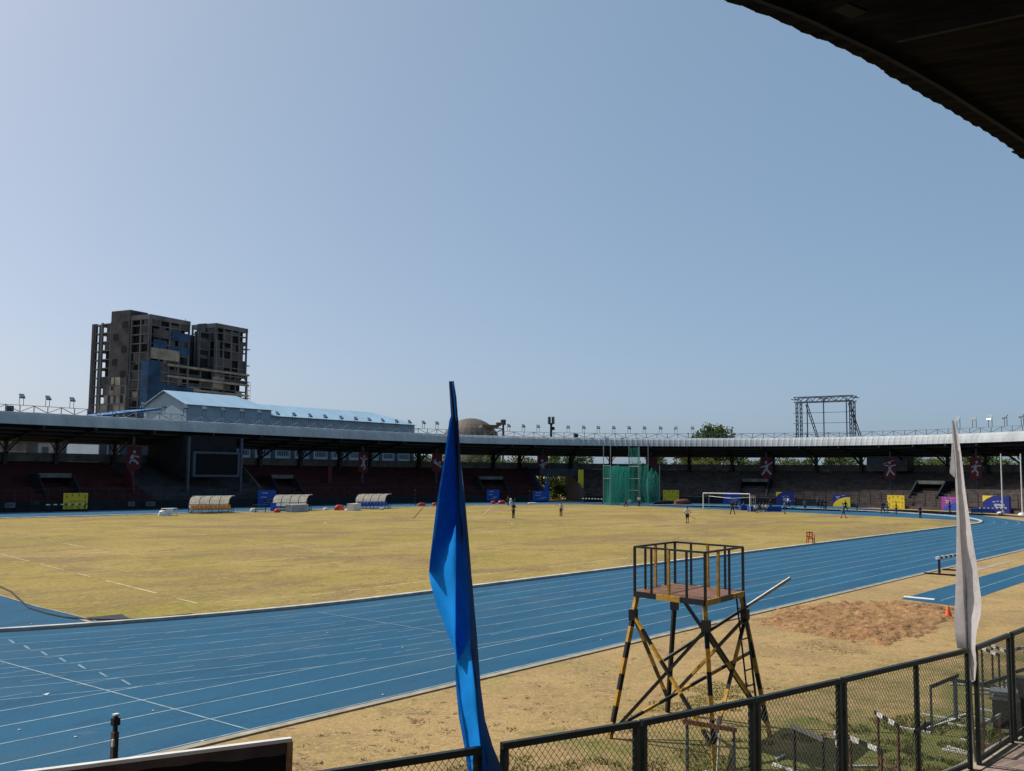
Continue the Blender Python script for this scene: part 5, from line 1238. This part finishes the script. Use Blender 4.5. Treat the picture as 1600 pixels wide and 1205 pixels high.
# feather flags
def flag(label, dist, levels, cols, m_, pole, layer=None, name='feather_flag', basexy=None, thick=None):
    """levels: (y, [x per column]); cols: depth offset of every column"""
    topy = levels[0][0]; base = G(*basexy); r = empty(name, Vector((base.x, base.y, 0)), label, 'flag')
    def surf(levels, cols, nm, m_, off=0):
        off_y = levels[0][0]-topy
        b = MB(); n = len(levels[0][1]); base_i = 0; SUBN = 5; rows = []
        # densify rows
        L2 = []
        for i in range(len(levels)-1):
            (ya, xa), (yb, xb) = levels[i], levels[i+1]; k = max(1, int((yb-ya)/14))
            for q in range(k): f = q/k; L2.append((ya+(yb-ya)*f, [u+(v-u)*f for u, v in zip(xa, xb)]))
        L2.append(levels[-1])
        for yi, (y, xs) in enumerate(L2):
            row = []; fy = min(1, max(.06, (y-L2[0][0]+off_y)/170))
            for j in range(n-1):
                for q in range(SUBN+(1 if j == n-2 else 0)):
                    f = q/SUBN; x = xs[j]+(xs[j+1]-xs[j])*f; wd_ = (xs[-1]-xs[0])
                    cc_ = cols(y) if callable(cols) else cols; dd = (cc_[j]+(cc_[j+1]-cc_[j])*f)*fy+(.02*sin(y*.045+x*.09)+.010*sin(y*.11-x*.22)+.006*sin(x*.55+y*.03))*fy
                    row.append(tuple(GD(x, y, dist+dd+off)))
            rows.append(row)
        for row in rows: b.v += row
        m = len(rows[0])
        for i in range(len(rows)-1):
            for j in range(m-1): b.f.append((i*m+j, i*m+j+1, (i+1)*m+j+1, (i+1)*m+j)); b.m.append(0)
        return b.build(nm, m_, r, smooth=True)
    surf(levels, cols, 'cloth', m_)
    for L in (layer or []): surf(L[0], L[1], L[2], L[4] if len(L) > 4 else m_, L[3])
    pts = [GD(x, y, dist+((-.12 if y < 900 else -.08) if m_ is m_blueflag else .08)) for x, y in pole[:-1]]
    if m_ is m_blueflag: pts.append(Vector((pts[-1].x+.03, pts[-1].y, 0)))
    else: pts.append(Vector((base.x, base.y, 0)))
    b = MB(); b.tube(pts, [.012+.012*i/len(pts) for i in range(len(pts))], 8); b.build('pole', m_steeld if name == 'feather_flag' and m_ is m_blueflag else m_galv, r)
    return r
def c8(v, us): return (580+v/1.93, [620+u/1.93 for u in us])
bl = [c8(30, (157, 163, 168, 172)), c8(80, (160, 168, 175, 180)), c8(135, (163, 172, 180, 184)), c8(150, (158, 173, 181, 186)), c8(250, (145, 176, 186, 191)), c8(400, (120, 178, 198, 207)), c8(500, (108, 178, 205, 216)), c8(595, (98, 178, 212, 224)), c8(612, (97, 178, 213, 225)), c8(640, (101, 178, 215, 228)), c8(700, (118, 177, 218, 233)), c8(800, (157, 177, 222, 242)), c8(845, (175, 179, 224, 245)), c8(950, (178, 186, 236, 253)), c8(1050, (188, 200, 244, 266)), c8(1130, (203, 214, 252, 289)), c8(1205, (214, 225, 256, 320)), c8(1290, (222, 232, 258, 345))]
def bcols(y):
    t = max(0, min(1, (y-1000)/60)); a = (-.24, 0, -.16, -.28); c = (-.16, -.22, .0, -.24); return [u+(v-u)*t for u, v in zip(a, c)]
dk = [c8(32, (157, 166)), c8(80, (160, 172)), c8(135, (163, 176)), c8(150, (158, 178)), c8(250, (145, 178)), c8(400, (120, 178)), c8(462, (113, 178)), c8(500, (108, 165)), c8(560, (101, 118)), c8(605, (97, 99))]
dk2 = [c8(150, (173, 181)), c8(250, (176, 186)), c8(400, (178, 198)), c8(595, (178, 212)), c8(700, (177, 218)), c8(800, (177, 221)), c8(850, (179, 200)), c8(870, (180, 184))]  # extra layer that darkens the shaded fold right of the spine
slv = [(y, x[2:]) for y, x in bl]
dB = hypot(G(760, 1166, 2.0).x-CAM.x, G(760, 1166, 2.0).y-CAM.y)+.22
bxy = (788, 1390)
flag('tall blue feather flag hanging folded beside the fence gap', dB, bl, bcols, m_blueflag, [(704, 597), (709, 650), (716, 760), (726, 880), (736, 1000), (752, 1130), (765, 1210), (0, 0)], layer=[(dk, (-.24, 0), 'doubled_shade_cloth', -.03, m_bluedouble), (dk2, (0, -.16), 'doubled_shade_cloth', -.03, m_bluedouble), (slv, lambda y: bcols(y)[2:], 'pole_sleeve', -.035, m_sleeve)], basexy=(778, 1330))
def c7(v, us): return (640+v/3.345, [1380+u/3.345 for u in us])
def c6(v, us): return (960+v/4.444, [1240+u/4.444 for u in us])
wl = [c7(55, (359, 363, 368, 374)), c7(150, (362, 372, 384, 396)), c7(250, (372, 382, 394, 410)), c7(400, (378, 390, 406, 427)), c7(500, (382, 396, 418, 441)), c7(600, (384, 402, 428, 456)), c7(700, (382, 408, 436, 471)), c7(800, (381, 414, 446, 488)), c7(900, (379, 420, 455, 501)), c7(1000, (376, 426, 462, 514)), c6(2, (1115, 1197, 1235, 1300)), c6(120, (1120, 1203, 1232, 1270)), c6(235, (1135, 1208, 1232, 1262)), c6(245, (1205, 1210, 1232, 1262)), c6(340, (1222, 1225, 1245, 1275)), c6(460, (1232, 1236, 1250, 1262))]
fl_ = [c7(180, (358, 364)), c7(260, (354, 372)), c7(325, (347, 376)), c7(335, (349, 376)), c7(358, (374, 378))]
dW = hypot(G(1516, 1011, 2.0).x-CAM.x, G(1516, 1011, 2.0).y-CAM.y)+.10
flag('tall white feather flag hanging folded at the gate post', dW, wl, (-.10, .12, -.05, -.30), m_whiteflag, [(1488, 658), (1497, 720), (1505, 800), (1509, 900), (1512, 1000), (1517, 1080), (0, 0)], layer=[(fl_, (-.1, 0.05), 'cloth_flap', -.03)], basexy=(1524, 1197))
# ================================================================== HURDLES behind the fence
def hurdle(x0, y0, x1, y1, label, z=.92, boardm=None, legm=None, side=1, wd=1.2, lay=False):
    A = G(x0, y0, z); B = G(x1, y1, z); m0 = (A+B)/2; a = dirang(A, B); L_ = min(max((B-A).length, .9), 1.5)
    r = empty('hurdle', Vector((m0.x, m0.y, 0)), label, 'hurdle', 'training hurdles stored behind the fence', rz=a)
    b = MB(); h = L_/2
    for k in range(8): b.mi = 1 if k in (0, 3, 4, 7) and boardm is None else 0; b.box((-h+L_*(k+.5)/8, 0, z-.035), (L_/8, .022, .07))
    b.build('crossbar', [boardm or m_whited, m_black], r, local=True)
    for sx in (-1, 1):
        b = MB(); b.bar((sx*(h-.06), .03, .02), (sx*(h-.06), .03, z-.01), .035); b.build('upright', legm or m_rust, r, local=True)
        b = MB(); b.bar((sx*(h-.06), .05, .025), (sx*(h-.06), side*.72, .025), .035); b.build('foot', m_whited, r, local=True)
    b = MB(); b.bar((-h+.08, side*.0+.03, .16), (h-.08, side*.0+.03, .16), .02); b.build('brace', legm or m_rust, r, local=True)
    return r
hurdle(1370.5, 1112, 1398, 1128, 'white topped hurdle with rusty legs behind the gate latch', side=-1)
hurdle(1453, 1071, 1499, 1052, 'dark grey hurdle behind the gate left of the white flag', boardm=m_concd, legm=m_steel)
hurdle(1240, 1132, 1281, 1150, 'grey topped hurdle right of the lookout tower', boardm=m_conc, legm=m_steeld, z=.85)
hurdle(1326, 1148, 1374, 1169, 'white and grey hurdle in the shade left of the latch', z=.8, side=-1)
hurdle(1303, 1138, 1309, 1168, 'narrow turned hurdle with rusty post beside the gate hinge', z=.85)
hurdle(1535, 1067, 1573, 1055, 'grey hurdle right of the white flag pole', boardm=m_concd, legm=m_steel)
hurdle(1530, 1008.5, 1560, 1021, 'white hurdle behind the narrow panel, lower of two', legm=m_steeld, side=-1)
hurdle(1546, 1005, 1573, 1016, 'white hurdle behind the narrow panel, upper of two', legm=m_steeld, side=-1)
hurdle(1536, 1129, 1566, 1113, 'low hurdle with rusty legs close to the narrow panel', z=.62)
hurdle(1070, 1124, 1148, 1137, 'dark hurdle standing in front of the lookout tower legs', boardm=m_rust, legm=m_steel, z=.98)
hurdle(1580, 1014, 1602, 1009, 'hurdle with orange rusted posts at the right edge', legm=m_rust)
hurdle(1584, 1048, 1612, 1040, 'grey hurdle at the right edge below the rusted one', boardm=m_concd, legm=m_steel)
hurdle(1502, 1062, 1537, 1068, 'dark hurdle half hidden by the white flag pole', boardm=m_steeld, legm=m_steel, z=.8)
for x0, y0, x1, y1, lb in ((1212, 1187, 1226, 1180, 'short white stick on the shaded grass under the tower'), (1208, 1194, 1262, 1212, 'long white strip lying on the grass right of the tower'), (1481, 1167, 1516, 1177, 'thin white bar lying on the grass by the gate'), (1435, 1142, 1500, 1122, 'thin white bar lying behind the gate')):
    A = G(x0, y0, .03); B = G(x1, y1, .03); b = MB(); b.bar(A, B, .035); b.bar(A, A.lerp(B, .12), .05, .045); b.build('ground_bar', m_whited, label=lb, cat='bar')
A = G(1124, 1152, .9); B = G(1119, 1240, .0); b = MB(); b.bar(A, B, .03); b.bar(A, A+Vector((0, 0, .05)), .04); b.build('white_stake', m_whited, label='slanting white stake behind the fence in front of the tower', cat='stake')
# dark equipment drum by the right edge
p = G(1571, 1150); r = empty('equipment_trolley', p, 'dark wheeled trolley with metal tray by the narrow fence panel', 'trolley')
b = MB(); b.box(p+Vector((0, .0, .42)), (.34, .40, .52), .2); b.build('bin', m_steeld, r); b = MB(); b.box(p+Vector((0, 0, .71)), (.46, .5, .05), .2); b.box(p+Vector((.0, 0, .82)), (.44, .46, .04), .2)
for a, c in ((-.18, -.2), (.18, -.2), (.18, .2), (-.18, .2)): b.bar(p+Vector((a, c, .7)), p+Vector((a, c, .82)), .03)
b.build('tray', m_galv, r)
for a in (-.15, .15): b = MB(); q = p+Vector((a, -.15, .07)); b.tube([q-Vector((.02, 0, 0)), q+Vector((.02, 0, 0))], .07, 12); b.build('wheel', m_black, r)
q = e1.lerp(e2, .62); q.z = 0; q += Vector((0, .30, 0)); b = MB(); b.box(q+Vector((.1, 0, .46)), (.40, .36, .78), .1); b.box(q+Vector((.1, 0, .9)), (.28, .26, .1), .1); b.box(q+Vector((.1, 0, .04)), (.5, .5, .08), .1); b.build('black_cabinet', m_black, label='black upright equipment box behind the fence at the right edge', cat='cabinet')
# ================================================================== NEAR LEFT: banner board and post
bA = GD(455, 1155, 10.6); bz = bA.z; bB = G(60, 1205.5, bz); bC = bB+(bB-bA)*.6
u = (bC-bA); u.z = 0; W_ = u.length; u.normalize(); n = Vector((u.y, -u.x, 0))
if n.dot(Vector((CAM.x-bA.x, CAM.y-bA.y, 0))) < 0: n = -n
r = empty('banner_board', Vector(((bA.x+bC.x)/2, (bA.y+bC.y)/2, 0)), 'back of a large dark banner board with timber edge at the lower left', 'banner board')
def P(a, z, o=0): return Vector((bA.x, bA.y, 0))+u*a+n*o+Vector((0, 0, z))
b = MB(); b.hexa([P(0, .3, -.02), P(W_, .3, -.02), P(W_, .3, 0), P(0, .3, 0)], [P(0, bz-.02, -.02), P(W_, bz-.02, -.02), P(W_, bz-.02, 0), P(0, bz-.02, 0)]); b.build('back_cloth', m_boarddk, r)
b = MB(); N_ = 60; rr0 = random.Random(2)
for k in range(N_):
    a0, a1 = W_*k/N_, W_*(k+1)/N_
    if a0 < .06: a0 = .06
    f = lambda a: bz-.105-.022*sin(a*2.1+.6)-.010*sin(a*5.3)-.008*sin(a*13)
    g = lambda a: .03+.012*sin(a*4)+.006*sin(a*11)
    b.quad(P(a0, bz-.025, .012), P(a1, bz-.025, .012), P(a1, f(a1), g(a1)), P(a0, f(a0), g(a0)))
b.build('folded_hem', m_boardback, r, smooth=True)
b = MB(); b.bar(P(-.0, bz, 0), P(W_, bz, 0), .07, .035); b.build('top_edge', m_white, r)
b = MB(); b.bar(P(.02, .0, 0), P(.02, bz-.02, 0), .05, .06); b.bar(P(W_*.5, 0, -.05), P(W_*.5, bz-.02, -.05), .05); b.bar(P(W_-.03, 0, 0), P(W_-.03, bz-.02, 0), .05); b.build('timber_post', m_wood, r)
pt = GD(181, 1118, 10.9); pb = Vector((pt.x-.01, pt.y, 0)); r = empty('sensor_post', pb, 'thin dark post with white cap behind the dark banner board', 'post')
b = MB(); b.bar(pb, pt-Vector((0, 0, .16)), .055, .055); b.build('post', m_boardback, r); b = MB(); b.bar(pt-Vector((.0, 0, .16)), pt, .035); b.box(pt-Vector((0, 0, .06)), (.07, .06, .07)); b.build('neck', m_black, r)
b = MB(); b.box(pt+Vector((0, 0, .008)), (.055, .05, .018)); b.build('cap', m_white, r); b = MB(); b.box(pt-Vector((.03, .02, .26)), (.02, .03, .07)); b.build('tag', m_white, r)
# ================================================================== NEAR STAND (roof overhead, terraces below the camera)
ZR = 10.3
ed = [G(x, y, ZR) for x, y in ((1146, -2), (1190, 14), (1230, 30), (1262, 46), (1300, 63), (1340, 82), (1385, 106), (1430, 131), (1480, 162), (1530, 193), (1570, 219), (1605, 244))]
E0 = ed[0]+(ed[0]-ed[2]).normalized()*5; E00 = E0+(Vector((-1, .55, 0)).normalized())*14; E1 = ed[-1]+(ed[-1]-ed[-3]).normalized()*8; E2 = E1+Vector((1, -.02, 0))*12
edge = [E00, E0]+ed+[E1, E2]
def nrm(i):
    t = edge[min(i+1, len(edge)-1)]-edge[max(i-1, 0)]; t.z = 0; t.normalize(); return Vector((t.y, -t.x, 0))
ns = empty('near_grandstand', Vector((-24, -32, 0)), 'dark roof edge of the near grandstand overhead at the upper right', 'grandstand')
def band(name, m_, d0, d1, z0, z1, th=.05, jag=False, corr=0):
    b = MB(); pts_ = []
    # resample
    for i in range(len(edge)-1):
        A, B = edge[i], edge[i+1]; k = max(1, int((B-A).length/.16))
        for q in range(k): f = q/k; pts_.append((A.lerp(B, f), nrm(i).lerp(nrm(i+1), f).normalized()))
    pts_.append((edge[-1], nrm(len(edge)-1)))
    sheet = 0
    for i in range(len(pts_)-1):
        (A, na), (B, nb) = pts_[i], pts_[i+1]
        j = (.045*((i // 9) % 3)/2+.010*(i % 2)) if jag else 0
        c0 = corr*(1 if i % 2 else -1); c1 = -c0
        b.hexa([A+na*(d0+j)+Vector((0, 0, z0+c0)), B+nb*(d0+j)+Vector((0, 0, z0+c1)), B+nb*d1+Vector((0, 0, z1+c1)), A+na*d1+Vector((0, 0, z1+c0))], [A+na*(d0+j)+Vector((0, 0, z0+th+c0)), B+nb*(d0+j)+Vector((0, 0, z0+th+c1)), B+nb*d1+Vector((0, 0, z1+th+c1)), A+na*d1+Vector((0, 0, z1+th+c0))])
    return b.build(name, m_, ns)
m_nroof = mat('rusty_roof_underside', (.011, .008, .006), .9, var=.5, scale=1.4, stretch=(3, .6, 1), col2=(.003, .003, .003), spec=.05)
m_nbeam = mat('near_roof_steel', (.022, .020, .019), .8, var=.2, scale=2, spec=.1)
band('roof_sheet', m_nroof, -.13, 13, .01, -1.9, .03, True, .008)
for d_, w_ in ((.34, .08), (3.1, .12), (5.6, .12), (8.2, .12)):
    band('purlin', m_nbeam, d_, d_+w_, -.13-d_*.146, -.13-(d_+w_)*.146, .09)
b = MB()
for i in range(1, len(edge)-1, 5):
    A = edge[i]; n = nrm(i); b.bar(A+n*.9+Vector((0, 0, -.28)), A+n*12.5+Vector((0, 0, -2.0)), .07, .12)
    for k in range(6): b.bar(A+n*(1+2*k)+Vector((0, 0, -.30-.29*k)), A+n*(2+2*k)+Vector((0, 0, -.36-.29*k)), .05)
b.build('roof_truss', m_nbeam, ns)
q = G(1328, 16, ZR-.35); b = MB(); b.box(q, (.34, .20, .03), -.3); b.build('junction_plate', m_nbeam, ns)
# terraces below the viewer
tdir = Vector((.979, -.205, 0)); tn = Vector((-.205, -.979, 0)); o_ = Vector((-14, -22.5, 0))
b = MB()
def PT(a, d, z): return o_+tdir*a+tn*d+Vector((0, 0, z))
prof = [(3.4, 0), (3.4, .9)]+[q for k in range(14) for q in ((4.2+.8*k, .9+.42*k), (4.2+.8*k, .9+.42*(k+1)))]+[(16.2, 6.8), (16.2, 0)]
prof = [(d, z) for d, z in prof if z < 3.1 or d > 8.6 or True]
b.prism(prof, lambda p, t: PT(-22+t*34, p[0], p[1])); b.build('terrace', m_conc, ns)
for a in (-20, -12, -4, 4):
    b = MB(); b.bar(PT(a, 15, 5.9), PT(a, 15, 8.9), .3); b.build('column', m_nbeam, ns)
# ================================================================== GRASS near the fence
def tufts():
    rnd = random.Random(8); b = MB(); n = 0
    for i in range(90000):
        d = rnd.uniform(0, 1)**1.5*6.5; j = rnd.uniform(0, len(sm)-3.001); k = int(j); A = sm[k].lerp(sm[k+1], j-k) if k else sm[1].lerp(sm[2], rnd.random())
        x = A.x+rnd.uniform(-.6, .6)+.2*d; y = A.y+.25+d
        w_ = noise.noise((x*.55, y*.55, 3))+.45*noise.noise((x*1.9, y*1.9, 5))
        if w_ < -.10+.085*d: continue
        if x < -22 or x > 3: continue
        a = rnd.uniform(0, pi); h = rnd.uniform(.02, .07)*(1.25-.1*d); l = rnd.uniform(-.04, .04); s_ = .006+.01*rnd.random(); ca, sa = cos(a)*s_, sin(a)*s_
        b.quad((x-ca, y-sa, 0), (x+ca, y+sa, 0), (x+l, y+rnd.uniform(-.04, .04), h))
    b.build('weeds', m_green, kind='stuff')
tufts()
def twigs():
    rnd = random.Random(21); b = MB()
    for (x, y, n, sp, h) in [(1285, 1012, 260, .75, .03), (1320, 1018, 160, .5, .03), (655, 1128, 40, .16, .04), (590, 1142, 25, .12, .03), (540, 1146, 16, .1, .03), (880, 1142, 25, .3, .02)]+[(rnd.uniform(420, 1560), rnd.uniform(0, 1), rnd.randint(4, 12), rnd.uniform(.05, .2), .03) for _ in range(150)]:
        if y <= 1: y = 1165-(x-420)*.245+y*(80 if x < 900 else 130)
        c = G(x, y)
        if c.y > -12.9: continue
        for k in range(n):
            px_, py_ = c.x+rnd.gauss(0, sp*.6), c.y+rnd.gauss(0, sp*.45); a = rnd.uniform(0, pi); l = rnd.uniform(.03, .12); e = Vector((cos(a), sin(a), 0))
            P0 = Vector((px_, py_, .004)); P1 = P0+e*l+Vector((0, 0, rnd.uniform(0, h))); w_ = Vector((-e.y, e.x, 0))*rnd.uniform(.004, .012); b.quad(P0-w_, P0+w_, P1)
    b.build('dry_twigs', m_twig, kind='stuff')
m_twig = mat('dry_twig', (.085, .055, .028), .9, var=.4, scale=6)
twigs()
